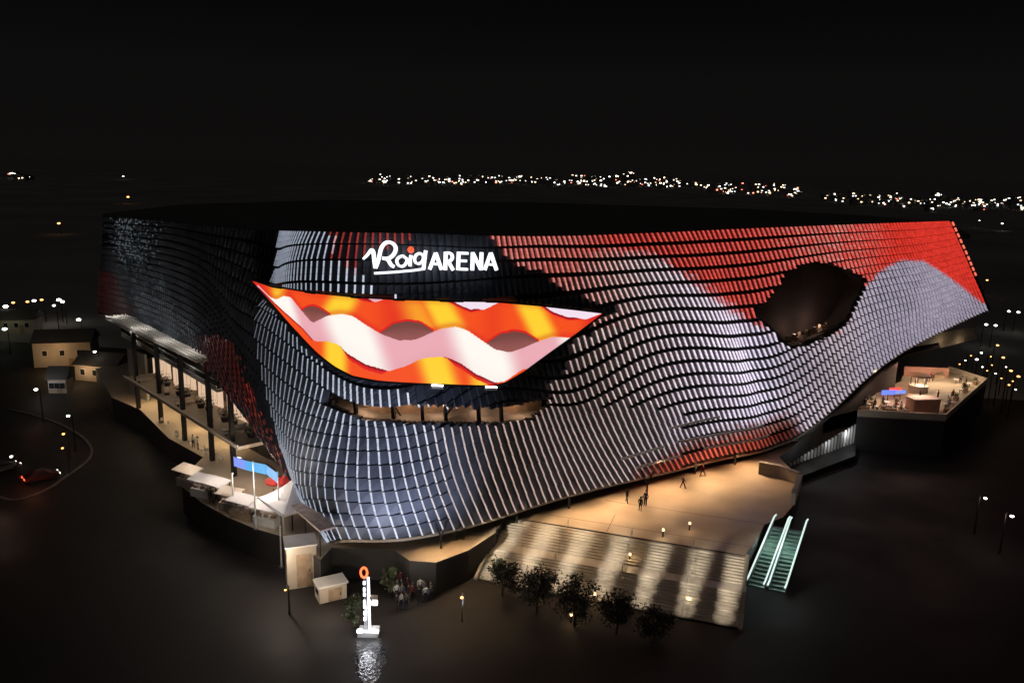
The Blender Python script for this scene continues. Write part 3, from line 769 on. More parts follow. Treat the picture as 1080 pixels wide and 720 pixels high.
# ------------------------------------------------------------------ sign
S_o, S_n, _ = at_wall(455, 270, 1.7)
S_n = S_n.copy(); S_t = np.array([-S_n[1], S_n[0], 0])
def on_sign(x, y, off=0):
    d = ray(x, y); o = S_o+S_n*off; t = ((o-CAM)@S_n)/(d@S_n); return CAM+d*t
sign = empty('arena_sign', on_sign(455, 290), 'glowing white script and block lettering sign reading Roig ARENA', 'sign')
def ribbon(mb, pts, w, closed=False):
    """stroke of width w (photo pixels) as an extruded plate on the sign plane"""
    P = [on_sign(x, y) for x, y in pts]; n = len(P); L, R_ = [], []
    W = w if hasattr(w, '__len__') else [w]*n
    for i in range(n):
        a = P[i-1] if (i > 0 or closed) else P[i]; b = P[(i+1) % n] if (i < n-1 or closed) else P[i]
        d = b-a; d /= np.linalg.norm(d); k = np.cross(S_n, d); u = W[i]*S_o[1]/F*.5*.70
        L.append(P[i]+k*u); R_.append(P[i]-k*u)
    for i in range(n if closed else n-1):
        j = (i+1) % n
        mb.hexa([L[i], L[j], R_[j], R_[i], L[i]+S_n*.3, L[j]+S_n*.3, R_[j]+S_n*.3, R_[i]+S_n*.3])
def cr(pts, n=6):
    P = np.array(pts, float); t = np.arange(len(P)); return [tuple(q) for q in spline(t, P, np.linspace(0, len(P)-1, (len(P)-1)*n+1))]
def c2(*q): return [(340+x/4, 200+y/4) for x, y in q]
mb = MB()
ribbon(mb, cr(c2((170, 292), (190, 272), (206, 254), (214, 268), (217, 295), (222, 330))), [2.2+2.6*min(1, i/14) for i in range(31)])
ribbon(mb, cr(c2((222, 330), (233, 300), (240, 272), (246, 248), (262, 226), (285, 222), (304, 236), (306, 258), (292, 280), (272, 290), (252, 288))), 4.6)
ribbon(mb, cr(c2((266, 288), (278, 300), (288, 316), (300, 324))), 4.8)
ribbon(mb, cr(c2((338, 278), (321, 285), (312, 301), (321, 319), (338, 322), (352, 308), (354, 291))), 3.3, True)
ribbon(mb, c2((372, 276), (368, 298), (368, 322)), 4.0)
ribbon(mb, cr(c2((412, 268), (396, 273), (387, 290), (393, 308), (409, 310), (422, 297), (424, 278))), 3.3, True)
ribbon(mb, cr(c2((434, 256), (430, 285), (427, 312), (424, 336))), 4.2)
scr = put(mb, 'script_lettering', LETTER, sign)
mb = MB(); ribbon(mb, c2((218, 352), (300, 347), (380, 340), (428, 333)), 2.8); put(mb, 'underline', LETTER, scr)
mb = MB(); q = on_sign(432.5, 263.2, 0); 
for k in range(1): mb.ball(q+S_n*.2, (.33, .33, .33))
put(mb, 'red_dot', emis('dot_red', s2l((250, 90, 50)), 1.3), scr)
mb = MB()
def A_(x0, x1, yt, yb):
    xm = (x0+x1)/2+1; ribbon(mb, c2((x0, yb), (xm, yt)), 4.2); ribbon(mb, c2((xm, yt), (x1, yb)), 4.6); ribbon(mb, c2((x0+14, yb-24), (x1-12, yb-22)), 3.2)
A_(450, 500, 266, 336)
ribbon(mb, c2((518, 262), (516, 338)), 4.6); ribbon(mb, cr(c2((518, 268), (538, 268), (546, 283), (538, 298), (518, 300)), 5), 3.8); ribbon(mb, c2((528, 300), (549, 338)), 4.4)
ribbon(mb, c2((573, 262), (570, 338)), 4.6)
for yy, x1 in ((267, 612), (299, 606), (334, 610)): ribbon(mb, c2((572, yy), (x1, yy+1)), 3.6)
ribbon(mb, c2((630, 339), (632, 264)), 4.6); ribbon(mb, c2((632, 266), (666, 336)), 4.4); ribbon(mb, c2((667, 338), (669, 264)), 4.6)
A_(682, 732, 266, 338)
put(mb, 'block_lettering', LETTER, sign)
mb = MB()
for x in (395, 415, 432, 455, 470, 483, 500, 516): mb.bar(on_sign(x, 278, -1.55), on_sign(x, 278, -.02), .12, .12)
put(mb, 'sign_bracket', STEEL, sign)

# ------------------------------------------------------------------ escalators
def escalator(xt0, yt0, xt1, yt1, xb0, yb0, xb1, yb1, label):
    A = at_z(xt0, yt0, 0); B = at_z(xt1, yt1, 0); C = at_z(xb1, yb1, STREET); D = at_z(xb0, yb0, STREET)
    e = empty('escalator', (A+B)/2, label, 'escalator', 'escalators beside the steps')
    mb = MB(); n = 16
    for k in range(n):
        t0, t1 = k/n, (k+1)/n; z = (0+STREET)*0+STREET*t1+.12
        p, q, r_, s_ = A+(D-A)*t0, B+(C-B)*t0, B+(C-B)*t1, A+(D-A)*t1
        low = [np.array([*v[:2], z-.55]) for v in (p, s_, r_, q)]; hi = [np.array([*v[:2], z]) for v in (p, s_, r_, q)]
        mb.hexa(low+hi)
    put(mb, 'step_band', ESC, e)
    for U, V, sg in ((A, D, -1), (B, C, 1)):
        w = (B-A)/np.linalg.norm(B-A)*.10*sg; mb = MB()
        P = [U, V]; h0, h1 = np.array([0, 0, -.6]), np.array([0, 0, 1.0])
        mb.hexa([U+h0, U+w+h0, V+w+h0, V+h0, U+h1, U+w+h1, V+w+h1, V+h1]); bl_ = put(mb, 'balustrade', GREYM, e)
        d = (V-U)/np.linalg.norm(V-U); fl_ = np.array([*(-d[:2]), 0]); fl_ /= np.linalg.norm(fl_)
        mb = MB(); mb.tube([U+w/2+fl_*.9+[0, 0, 1.02], U+w/2+fl_*.1+[0, 0, 1.1], V+w/2+[0, 0, 1.06], V+w/2-fl_*.8+[0, 0, .95]], .10, 6); put(mb, 'handrail', RAILL, bl_)
    m_ = (A+B+C+D)/4; lamp('escalator_lamp', 'POINT', m_+np.array([0, 0, 1.9]), 190, (.78, 1, .92), shadow_soft_size=.3)
escalator(816, 554, 830, 556, 789, 617, 806, 621, 'left escalator of the pair with pale lit handrails, next to the steps')
escalator(833, 557, 849, 559, 811, 622, 828, 625, 'right escalator of the pair with pale lit handrails, farther from the steps')

# parapet walls at the plaza's right end
def parapet(pts, z0, h, t, label, m):
    P = [at_z(x, y, z0) for x, y in pts]; o = empty('parapet_wall', P[0], label, 'wall')
    mb = MB()
    for a, b in zip(P[:-1], P[1:]): mb.bar(a+[0, 0, h/2], b+[0, 0, h/2], t, h)
    put(mb, 'wall_body', m, o); mb = MB()
    for a, b in zip(P[:-1], P[1:]): mb.bar(a+[0, 0, h+.06], b+[0, 0, h+.06], t+.12, .1)
    put(mb, 'coping', CONC, o)
parapet([(800, 499), (822, 503), (842, 511)], 0, 1.6, .4, 'low brown wall at the right rear of the plaza', STONE)
parapet([(843, 512), (836, 532)], 0, 1.5, .5, 'short pale lit wall end at the right edge of the plaza', CREAM)

# slatted screen fence on the right
f0, f1 = at_z(834, 491, STREET+1), at_z(903, 466, STREET+1)
fence = empty('slatted_fence', f0, 'tall fence of lit vertical slats beside the dark podium', 'fence')
hs = np.linspace(.5, 3.3, 21)
for k in range(21):
    q = f0+(f1-f0)*k/20; mb = MB(); mb.bar(q, q+[.0, 0, hs[k]], .34, .10); put(mb, 'slat', WHITE, fence)
mb = MB(); mb.bar(f0+[0, .2, 0.2], f1+[0, .2, .2], .12, .12); mb.bar(f0+[0, .2, hs[0]], f1+[0, .2, hs[-1]], .12, .12); put(mb, 'rail', STEEL, fence)
for k in (.25, .55, .85):
    q = f0+(f1-f0)*k; lamp('fence_lamp', 'POINT', q+np.array([-.3, -1.5, 2.2]), 40+50*k, (.95, .97, 1), shadow_soft_size=.2)
mb = MB(); mb.prism([zp(826, 500, -1.2), zp(903, 472, -1.2), zp(905, 455, -1.2), zp(835, 486, -1.2)], STREET-.02, STREET+.98)
tag(mb.build('service_yard', ASPHALT), kind='structure')

# ------------------------------------------------------------------ podium terrace at the right
PZ = 2.4
pod = [zp(904, 438, PZ), zp(997, 443, PZ), zp(1040, 404, PZ), zp(1000, 391, PZ), zp(955, 388, PZ), zp(950, 402, PZ), zp(930, 410, PZ), zp(908, 428, PZ)]
podium = empty('podium_building', (*pod[0], STREET), 'dark podium block carrying a lit crowded terrace', 'building')
mb = MB(); mb.prism(pod, STREET, PZ-.2); put(mb, 'wall', DARK, podium)
mb = MB(); mb.prism([tuple(np.array(p)) for p in pod], PZ-.19, PZ); put(mb, 'terrace_floor', STONE, podium)
mb = MB()
for a, b in zip(pod[:3], pod[1:4]): mb.bar((*a, PZ+.5), (*b, PZ+.5), .2, 1.0)
put(mb, 'parapet', CREAM, podium)
q0 = np.array([*zp(953, 396, PZ), PZ]); q1 = np.array([*zp(1000, 398, PZ), PZ])
mb = MB(); mb.hexa([q0, q1, q1+[0, .4, 0], q0+[0, .4, 0], q0+[0, 0, 1.8], q1+[0, 0, 1.8], q1+[0, .4, 1.8], q0+[0, .4, 1.8]]); put(mb, 'back_wall', mat('salmon_render', (.5, .26, .2), .7, .15, .5), podium)
for x, y, e_, c_ in ((925, 425, 420, (1, .7, .5)), (965, 432, 420, (1, .6, .45)), (985, 405, 520, (1, .72, .5)), (1015, 405, 420, (1, .75, .5)), (945, 410, 200, (1, .5, .35))):
    lamp('terrace_lamp', 'AREA', np.array([*zp(x, y, PZ), PZ+5]), e_, c_, target=np.array([*zp(x, y, PZ), PZ]), size=2)
# bar kiosk, red sign and blue board on the terrace
k0 = np.array([*zp(968, 412, PZ), PZ])
bar = empty('bar_kiosk', k0, 'round lit bar counter in the middle of the podium terrace', 'bar')
mb = MB(); mb.tube([k0, k0+[0, 0, 1.1]], 1.6, 16); put(mb, 'counter', CREAM, bar)
mb = MB(); mb.tube([k0+[0, 0, 2.7], k0+[0, 0, 3.0]], 1.8, 16); put(mb, 'canopy', WOOD, bar)
mb = MB()
for t in range(5): mb.tube([k0+[1.3*math.cos(t*1.257), 1.3*math.sin(t*1.257), 1.1], k0+[1.3*math.cos(t*1.257), 1.3*math.sin(t*1.257), 2.7]], .08, 6)
put(mb, 'post', STEEL, bar)
lamp('bar_lamp', 'POINT', k0+np.array([0, -.5, 2.2]), 520, (1, .72, .5), shadow_soft_size=.3)
for x, y, w, h, c_, nm, lab in ((943, 415, 2.2, .7, (1, .05, .03), 'red_board', 'small glowing red board above the terrace tables'), (936, 418, 2.6, .8, (.06, .16, .8), 'blue_board', 'small glowing blue board left of the red one on the terrace'), (949, 417.5, 1.8, .6, (.1, .22, .8), 'blue_board', 'small glowing blue board right of the red one on the terrace')):
    p = np.array([*zp(x, y+4, PZ), PZ]); o = empty(nm, p, lab, 'board')
    mb = MB(); mb.box(p+[0, 0, 1.4], (w, .15, h), .2); put(mb, 'lit_panel', emis(nm+'_light', c_, 1.4), o)
    mb = MB(); mb.tube([p, p+[0, .12, 1.2]], .06, 6); put(mb, 'post', STEEL, o)
# service hut, planters and benches on the terrace
hp = np.array([*zp(977, 437, PZ), PZ]); hut = empty('service_hut', hp, 'plain salmon service hut at the front edge of the podium terrace', 'hut', rz=.15)
SAL = bpy.data.materials['salmon_render']
mb = MB(); mb.box((0, 1.2, 1.2), (4.6, 2.2, 2.4)); mb.build('wall', SAL, hut); mb = MB(); mb.box((0, 1.2, 2.46), (4.9, 2.5, .12)); mb.build('roof', CONC, hut)
mb = MB(); mb.box((1.2, .08, 1.0), (.9, .06, 2.0)); mb.build('door', WOOD, hut)
plp = empty('planter', (0, 0, 0), 'timber planter box with low shrubs among the terrace tables', 'planter', 'planters on the podium terrace')
mb = MB(); mb.box((0, 0, .35), (1.9, .6, .7)); mb.build('box', WOOD, plp); mb = MB(); rnp = random.Random(3)
for k in range(90):
    q = np.array([rnp.uniform(-.9, .9), rnp.uniform(-.28, .28), rnp.uniform(.68, 1.15)]); mb.face([q, q+[rnp.uniform(-.2, .2), rnp.uniform(-.2, .2), .15], q+[rnp.uniform(-.2, .2), rnp.uniform(-.2, .2), .05]])
mb.build('foliage', LEAF2, plp)
for i, (x, y, rz) in enumerate(((911, 433, .4), (918, 426, 1.2), (924, 436, .1), (931, 431, 1.3), (939, 435, .1), (945, 428, 1.2), (952, 437, .1), (998, 434, .9), (1008, 422, .9), (1018, 413, .9), (1028, 405, .9), (990, 399, .1))):
    o = plp if i == 0 else copy_tree(plp); o.location = (*zp(x, y, PZ), PZ); o.rotation_euler = (0, 0, rz)
    o['label'] = 'timber planter box '+('in the front left terrace corner', 'behind the front left terrace corner', 'first along the front parapet from the left', 'left of the blue boards', 'below the blue boards by the parapet', 'under the right blue board', 'left of the salmon hut', 'right of the salmon hut', 'second along the right parapet from the front', 'third along the right parapet from the front', 'at the far right terrace corner', 'before the salmon back wall')[i]
# terrace tables
tproto = empty('terrace_table', (0, 0, 0), 'round white cafe table on the podium terrace', 'table', 'cafe tables on the podium terrace')
mb = MB(); mb.tube([(0, 0, .72), (0, 0, .76)], .5, 12); mb.build('tabletop', WHITE, tproto)
mb = MB(); mb.tube([(0, 0, 0), (0, 0, .72)], .05, 6); mb.build('leg', STEEL, tproto)
where = ['at the front left corner', 'left of the blue boards', 'in front of the left blue board', 'in front of the right blue board', 'left of the salmon hut', 'behind the left end of the hut', 'behind the right end of the hut', 'just right of the salmon hut', 'midway from hut to far right corner', 'by the right parapet nearest the front', 'halfway along the right parapet', 'nearest the far right corner', 'before the far end of back wall', 'right beside the round bar']
spots = [(915, 430), (925, 433), (935, 428), (948, 433), (954, 436), (966, 423), (984, 423), (997, 430), (1000, 420), (1005, 428), (1012, 414), (1022, 408), (1008, 404), (978, 402)]
for i, (x, y) in enumerate(spots):
    o = tproto if i == 0 else copy_tree(tproto); p = zp(x, y, PZ); o.location = (*p, PZ); o['label'] = 'round white terrace table '+where[i]

# ------------------------------------------------------------------ people
def person_mesh(name, pose, top, bottom):
    J = {'pelvis': (0, 0, .95), 'belly': (0, 0, 1.1), 'chest': (0, .01, 1.32), 'neck': (0, .01, 1.5), 'jaw': (0, -.02, 1.58), 'head': (0, -.01, 1.68), 'crown': (0, .01, 1.76)}
    R_ = {'pelvis': .145, 'belly': .13, 'chest': .15, 'neck': .055, 'jaw': .072, 'head': .095, 'crown': .07}
    E = [('pelvis', 'belly'), ('belly', 'chest'), ('chest', 'neck'), ('neck', 'jaw'), ('jaw', 'head'), ('head', 'crown')]
    st = {'stand': (.0, .0), 'walk': (.30, -.30), 'lean': (.08, -.05)}[pose]; am = {'stand': (.02, .04), 'walk': (-.22, .22), 'lean': (-.25, .03)}[pose]
    for s_, off, a_ in ((-1, st[0], am[0]), (1, st[1], am[1])):
        n_ = 'L' if s_ < 0 else 'R'
        J['hip'+n_] = (s_*.1, 0, .88); J['knee'+n_] = (s_*.11, -off*.55-.02, .49); J['ankle'+n_] = (s_*.12, -off+.03, .09+abs(min(off, 0))*.25); J['toe'+n_] = (s_*.13, -off-.15, .04+abs(min(off, 0))*.1)
        J['sho'+n_] = (s_*.19, .01, 1.42); J['elb'+n_] = (s_*.26, a_*.5+.03, 1.13); J['wri'+n_] = (s_*.25, a_-.06, .88 if pose != 'lean' or s_ > 0 else 1.05); J['hand'+n_] = (s_*.24, a_-.1, .79 if pose != 'lean' or s_ > 0 else 1.1)
        for k, v in (('hip', .105), ('knee', .065), ('ankle', .05), ('toe', .04), ('sho', .07), ('elb', .048), ('wri', .034), ('hand', .042)): R_[k+n_] = v
        E += [('pelvis', 'hip'+n_), ('hip'+n_, 'knee'+n_), ('knee'+n_, 'ankle'+n_), ('ankle'+n_, 'toe'+n_), ('chest', 'sho'+n_), ('sho'+n_, 'elb'+n_), ('elb'+n_, 'wri'+n_), ('wri'+n_, 'hand'+n_)]
    keys = list(J); me = bpy.data.meshes.new('rig'); me.from_pydata([J[k] for k in keys], [(keys.index(a), keys.index(b)) for a, b in E], [])
    o = bpy.data.objects.new('rig', me); COL.objects.link(o)
    md = o.modifiers.new('skin', 'SKIN'); sv = me.skin_vertices[0].data
    for i, k in enumerate(keys): sv[i].radius = (R_[k], R_[k]*(.8 if k in ('chest', 'belly', 'pelvis') else 1)); sv[i].use_root = (k == 'pelvis')
    o.modifiers.new('sub', 'SUBSURF').levels = 1
    dg = bpy.context.evaluated_depsgraph_get(); dg.update()
    m2 = bpy.data.meshes.new_from_object(o.evaluated_get(dg)); bpy.data.objects.remove(o)
    m2.name = name; m2.materials.clear()
    for m in (SKIN, top, bottom, CLOTH[0]): m2.materials.append(m)
    for p in m2.polygons:
        z = p.center.z; x = abs(p.center.x)
        p.material_index = 3 if z < .11 else 2 if z < .98 and x < .2 else 1 if z < 1.5 and not (x > .2 and z < .9) else 0
        p.use_smooth = True
    hb = MB(); hb.ball((0, .02, 1.72), (.105, .115, .10), n=10, k=6)
    return m2, hb
PM = {}
for i, (pose, tp, bt_) in enumerate((('walk', 0, 1), ('stand', 0, 0), ('lean', 2, 1), ('walk', 4, 0), ('stand', 3, 1))):
    PM[i] = person_mesh('person', pose, CLOTH[tp], CLOTH[bt_])
desc = {0: 'walking person in black top and navy trousers', 1: 'standing person all in black', 2: 'person in grey top raising one hand', 3: 'walking person in maroon top and black trousers', 4: 'standing person in white top and navy trousers'}
hair_mesh = None
def person(x, y, z, kind, rz, where, group, k=1.0):
    global hair_mesh
    m, hb = PM[kind]; o = bpy.data.objects.new('person', m); COL.objects.link(o)
    o.location = tuple(map(float, at_z(x, y, z))); o.rotation_euler = (0, 0, rz); o.scale = (k, k, k)
    tag(o, desc[kind]+' '+where, 'person', group)
    if hair_mesh is None: h = hb.build('hair', HAIR, o, smooth=True); hair_mesh = h.data
    else: h = bpy.data.objects.new('hair', hair_mesh); COL.objects.link(h); h.parent = o
for a in ((661, 530, 0, 0, .6, 'left of the pair on the plaza', 1.08), (675, 539, 0, 1, 2.6, 'nearest the steps on the plaza', 1.06), (680.5, 533, 0, 1, -.7, 'just behind the one nearest the steps', 1.12), (720, 515, 0, 0, 1.8, 'alone on the open middle of the plaza', 1.05), (733, 500, 0, 2, .5, 'by the red-lit entrance posts', 1.05), (741, 502, 0, 3, -1.2, 'passing the red-lit entrance posts', 1.05),
          (480.5, 570, 0, 1, .3, 'left of two under the corner of the facade', 1.08), (488, 569, 0, 1, 2.8, 'right of two under the corner of the facade', 1.1), (524, 571, 0, 2, 1.0, 'at the top left end of the steps', 1.0)):
    person(*a[:6], 'people on the plaza', a[6])
for k, a in enumerate(((204, 472, 0, 4, .3, 'in front of the lit lower terrace'), (209, 474, 0, 4, 2.0, 'beside a chair on the lit lower terrace'), (289, 532, 0, 1, .2, 'left of two by the red parasols'), (294, 530, 0, 1, 1.7, 'right of two by the red parasols'), (223, 530, 0, 1, .5, 'at the front of the stalls'), (229, 532, 0, 0, 2.5, 'passing in front of the stalls'))):
    person(*a, 'people at the left terraces', 1.1)
for i in range(16):
    x, y = spots[i % len(spots)]; x += random.choice((-4, 4))+random.uniform(-1, 1); y += random.uniform(-2, 2)
    if not inpoly(x, y, [(906, 436), (996, 441), (1036, 404), (1000, 393), (957, 392), (910, 428)]): x, y = 960+i, 430-i*.6
    kd = i % 5; person(x, y, PZ, kd, random.uniform(0, 6), where[i % 14], 'crowd on the podium terrace', 1.05)

wh = ('leftmost of the street crowd below the corner', 'in the street crowd nearest the totem', 'front row of the street crowd', 'back row of street crowd by the wall', 'in the middle of the street crowd', 'front right of the street crowd', 'rightmost of the street crowd')
assert len(wh) == 7
for k in range(24):
    x = 418+k % 7*6+random.uniform(-1.5, 1.5); y = 620+k//7*7+random.uniform(-3, 3)
    person(x, y, STREET, (k*3+k//7) % 5, random.uniform(0, 6), wh[k % 7], 'crowd in the street beside the totem', 1.05)
# ------------------------------------------------------------------ tents, stalls, flag poles on the left
def gable(name, base, w, d, h, rz, label, cat):
    o = empty(name, base, label, cat, rz=rz)
    return o
t0 = at_z(312, 549, 0)
tent = empty('event_tent', t0, 'pale pyramid tent roof pitched against the arena corner', 'tent', rz=.75)
mb = MB(); hw = 3.0
apex = (0, 0, 5.2)
cor = [(-hw, -hw, 2.7), (hw, -hw, 2.7), (hw, hw, 2.7), (-hw, hw, 2.7)]
for i in range(4):
    a, b = np.array(cor[i]), np.array(cor[(i+1) % 4]); ap = np.array(apex)
    prev = (a, b)
    for k in range(1, 6):
        t = k/5; dip = -.35*math.sin(t*PI); qa, qb = a+(ap-a)*t+[0, 0, dip], b+(ap-b)*t+[0, 0, dip]
        if k < 5: mb.face([prev[0], prev[1], qb, qa])
        else: mb.face([prev[0], prev[1], ap])
        prev = (qa, qb)
    mb.face([a, a-[0, 0, .35], b-[0, 0, .35], b])
mb.build('canopy', FABRIC, tent)
for c in cor: mb = MB(); mb.tube([(c[0], c[1], 0), c], .06, 6); mb.build('pole', GREYM, tent)
lamp('tent_lamp', 'POINT', t0+np.array([-3.2, -4.5, 6.5]), 420, (1, .93, .88), shadow_soft_size=.4)
# covered walkway beside the corner
w0, w1 = at_z(313, 530, 3.0), at_z(346, 558, 3.0)
walk = empty('covered_walkway', (w0+w1)/2, 'narrow flat walkway roof beside the arena corner', 'walkway')
walk.location.z = 0
mb = MB(); mb.bar(w0, w1, 1.8, .2); put(mb, 'roof', mat('pink_panel', (.5, .38, .34), .6, .3, 1.5), walk)
for t in (.05, .5, .95):
    q = w0+(w1-w0)*t; mb = MB(); mb.tube([(q[0]-.6, q[1]-.4, 0), (q[0]-.6, q[1]-.4, 2.9)], .07, 6); put(mb, 'post', STEEL, walk)
# market stalls along the front edge
stl = [(199, 513, 3.4, 'cream', CREAM), (214, 523, 2.8, 'white', WHITE), (229, 527, 3.0, 'timber', WOOD), (243, 538, 2.6, 'cream', CREAM), (256, 546, 3.0, 'timber', WOOD), (281, 553, 3.0, 'white', WHITE)]
pos = ['at the far left end of the row', 'second along the row by the dark hollow', 'in the middle of the row beside two visitors', 'in the middle of the row below the grey floor', 'beside the tall flag pole', 'at the near right end of the row by the tent']
for (x, y, w, nm, m), ps in zip(stl, pos):
    p = at_z(x, y, 0); o = empty('market_stall', p, nm+' market stall '+ps, 'stall', 'market stalls at the left', rz=-.5+random.uniform(-.15, .15))
    mb = MB(); mb.box((0, 0, .5), (w, 1.1, 1.0)); mb.build('counter', m, o)
    mb = MB(); mb.hexa([(-w/2-.2, -.9, 2.1), (w/2+.2, -.9, 2.1), (w/2+.2, .9, 2.5), (-w/2-.2, .9, 2.5), (-w/2-.2, -.9, 2.18), (w/2+.2, -.9, 2.18), (w/2+.2, .9, 2.58), (-w/2-.2, .9, 2.58)]); mb.build('awning', FABRIC if nm != 'cream' else CREAM, o)
    for sx in (-1, 1): mb = MB(); mb.tube([(sx*w/2, .7, 0), (sx*w/2, .7, 2.4)], .05, 6); mb.build('post', STEEL, o)
    for k in range(3): mb = MB(); mb.box((-w/3+k*w/3, 0, 1.14), (.5, .5, .28), random.random()); mb.build('produce_box', WOOD, o)
for x, y in ((205, 508), (235, 522), (262, 536), (285, 545)):
    lamp('stall_lamp', 'POINT', at_z(x, y, 0)+np.array([0, -1.5, 4.6]), 300, (1, .84, .68), shadow_soft_size=.3)
# lamps over the open floor below the blue banner
lamp('floor_lamp', 'POINT', at_z(282, 512, 0)+np.array([0, -.5, 3.6]), 330, (1, .72, .45), shadow_soft_size=.4)
lamp('floor_lamp', 'POINT', at_z(255, 512, 0)+np.array([0, -.5, 4]), 180, (.85, .86, 1), shadow_soft_size=.4)
# blue lit banner
for k, (xa, ya, xb, yb, c_, lab) in enumerate(((256, 479, 269, 483, (.20, .30, .95), 'violet blue lit banner section at the left of the fascia'), (269, 483, 290, 487, (.02, .40, .85), 'bright cyan lit banner section in the middle of the fascia'), (291, 487, 302, 495, (.10, .42, .95), 'blue lit banner section at the right behind the red parasols'))):
    a, b = at_wall(xa, ya, 1.2)[0], at_wall(xb, yb, 1.2)[0]; o = empty('lit_banner', a, lab, 'banner')
    hgt = 1.25; mb = MB(); n = at_wall(xa, ya)[1]
    b = b.copy(); mb.hexa([a-[0, 0, hgt], b-[0, 0, hgt], b-n*.15-[0, 0, hgt], a-n*.15-[0, 0, hgt], a, b, b-n*.15, a-n*.15]); put(mb, 'lit_face', emis('banner_light', c_, .95), o)
    mb = MB(); mb.bar(a+[0, 0, .06], b+[0, 0, .06], .2, .1); put(mb, 'top_rail', STEEL, o)
# cream wall below the banner
a, b = at_z(258, 514, 0), at_z(300, 524, 0)
# red parasols
for (x, y, lab) in ((293, 519, 'red parasol nearer the pole'), (302, 519, 'red parasol close under the arena skin')):
    p = at_z(x, y+6, 0); o = empty('parasol', p, lab, 'parasol', 'red parasols at the left')
    mb = MB(); ring = [(1.5*math.cos(t*PI/4), 1.5*math.sin(t*PI/4), 2.3) for t in range(8)]
    for i in range(8): mb.face([ring[i], ring[(i+1) % 8], (0, 0, 2.9)]); mb.face([ring[i], (ring[i][0], ring[i][1], 2.1), (ring[(i+1) % 8][0], ring[(i+1) % 8][1], 2.1), ring[(i+1) % 8]])
    mb.build('canopy', REDF, o); mb = MB(); mb.tube([(0, 0, 0), (0, 0, 2.95)], .04, 6); mb.build('pole', WHITE, o)
    lamp('parasol_lamp', 'POINT', p+np.array([-1, -1.5, 3.6]), 40, (1, .8, .7), shadow_soft_size=.2)
# flag poles
for x, yb, yt, z0, lab in ((270, 558, 488, 0, 'tall thin pale pole in front of the grey floor'), (297, 598, 556, STREET, 'thin pale pole rising from the street by the booths'), (247, 543, 500, 0, 'thin grey pole at the edge of the stalls'), (295, 555, 505, 0, 'thin grey pole beside the pyramid tent')):
    p = at_z(x, yb, z0); d = ray(x, yt); Y = p[1]; zt = (d*(Y/d[1])+CAM)[2]
    o = empty('flag_pole', p, lab, 'pole', 'thin poles at the left'); mb = MB(); mb.tube([p, (p[0], p[1], zt)], [.09, .06], 8); put(mb, 'shaft', WHITE, o)
    mb = MB(); mb.ball((p[0], p[1], zt+.1), .12); put(mb, 'finial', WHITE, o); mb = MB(); mb.tube([p, p+[0, 0, .15]], .25, 10); put(mb, 'base', GREYM, o)
# booths
for x, y, w, d, h, rz, lab in ((318, 613, 3.0, 2.6, 4.6, .35, 'tall cream booth with a recessed panel by the street pole'), (349, 629, 2.8, 1.8, 1.7, .5, 'low cream booth at the street edge right of the tall one')):
    p = at_z(x, y, STREET); o = empty('booth', p, lab, 'booth', rz=rz)
    mb = MB(); mb.box((0, 0, h/2), (w, d, h)); mb.build('wall', CREAM, o)
    mb = MB(); mb.box((0, 0, h+.08), (w+.3, d+.3, .16)); mb.build('roof', WHITE, o)
    mb = MB(); mb.box((.2, -d/2-.03, h*.42), (w*.5, .06, h*.78)); dr = mb.build('door', WOOD, o)
    mb = MB(); mb.box((.2+w*.18, -d/2-.1, h*.42), (.08, .08, .25)); mb.build('handle', STEEL, dr)
    mb = MB(); mb.box((-w/2-.03, 0, h*.6), (.06, d*.5, h*.3)); mb.build('window', GLASS, o)
    lamp('booth_lamp', 'POINT', p+np.array([-1.2 if h > 3 else .8, -4.0, 4.4 if h > 3 else 2.6]), 620 if h > 3 else 330, (1, .84, .66), shadow_soft_size=.3)
p = at_z(333, 618, STREET)

# ------------------------------------------------------------------ totem
wa = [at_z(389+(17+2.5*math.sin(k*1.9))*math.cos(k*PI/14), 692+(28+3*math.cos(k*2.3))*math.sin(k*PI/14), STREET) for k in range(28)]
mb = MB(); mb.face([(p[0], p[1], STREET+.005) for p in wa][::-1]); tag(mb.build('wet_pavement', WET), kind='structure')  # wet patch added only here, to carry the totem's reflection
tp = at_z(389, 668, STREET)
tot = empty('totem_sign', tp, 'slim totem with white light tubes and a glowing red ring on top', 'totem')
Z = lambda y, x=388: (lambda d: (d*(tp[1]/d[1])+CAM)[2])(ray(x, y))
zt = Z(598)
mb = MB(); mb.box(tp+[0, 0, .25], (1.9, 1.3, .5)); put(mb, 'base', WHITE, tot)
mb = MB(); mb.box(tp+[-.25, .05, (zt-STREET)/2-.3], (.30, .3, zt-STREET-1.2)); put(mb, 'mast', GREYM, tot)
mb = MB(); mb.tube([tp+[.12, -.1, .5], [tp[0]+.05, tp[1]-.1, Z(608)]], .10, 8); put(mb, 'light_tube', emis('tube_white', (.9, .93, 1), 7), tot)
for k in range(7):
    mb = MB(); zz = STREET+1.6+k*.62+random.uniform(-.1, .1); mb.box((tp[0]-.34, tp[1]-.12, zz), (.2, .12, .34)); put(mb, 'light_cell', emis('cell_white', (.9, .93, 1), 3.2), tot)
mb = MB(); zc = Z(603); 
ring = [(tp[0]-.35+.38*math.cos(t*PI/10)*.8, tp[1]-.1, zc+.5*math.sin(t*PI/10)) for t in range(21)]
mb.tube(ring, .1, 6, cap=False); put(mb, 'red_ring', emis('ring_red', (1, .10, .03), 4.0), tot)
for sx in (-.75, .75):
    mb = MB(); mb.box(tp+[sx, -.5, .6], (.5, .3, .22), 0); put(mb, 'base_light', emis('base_white', (.92, .95, 1), 7), tot)
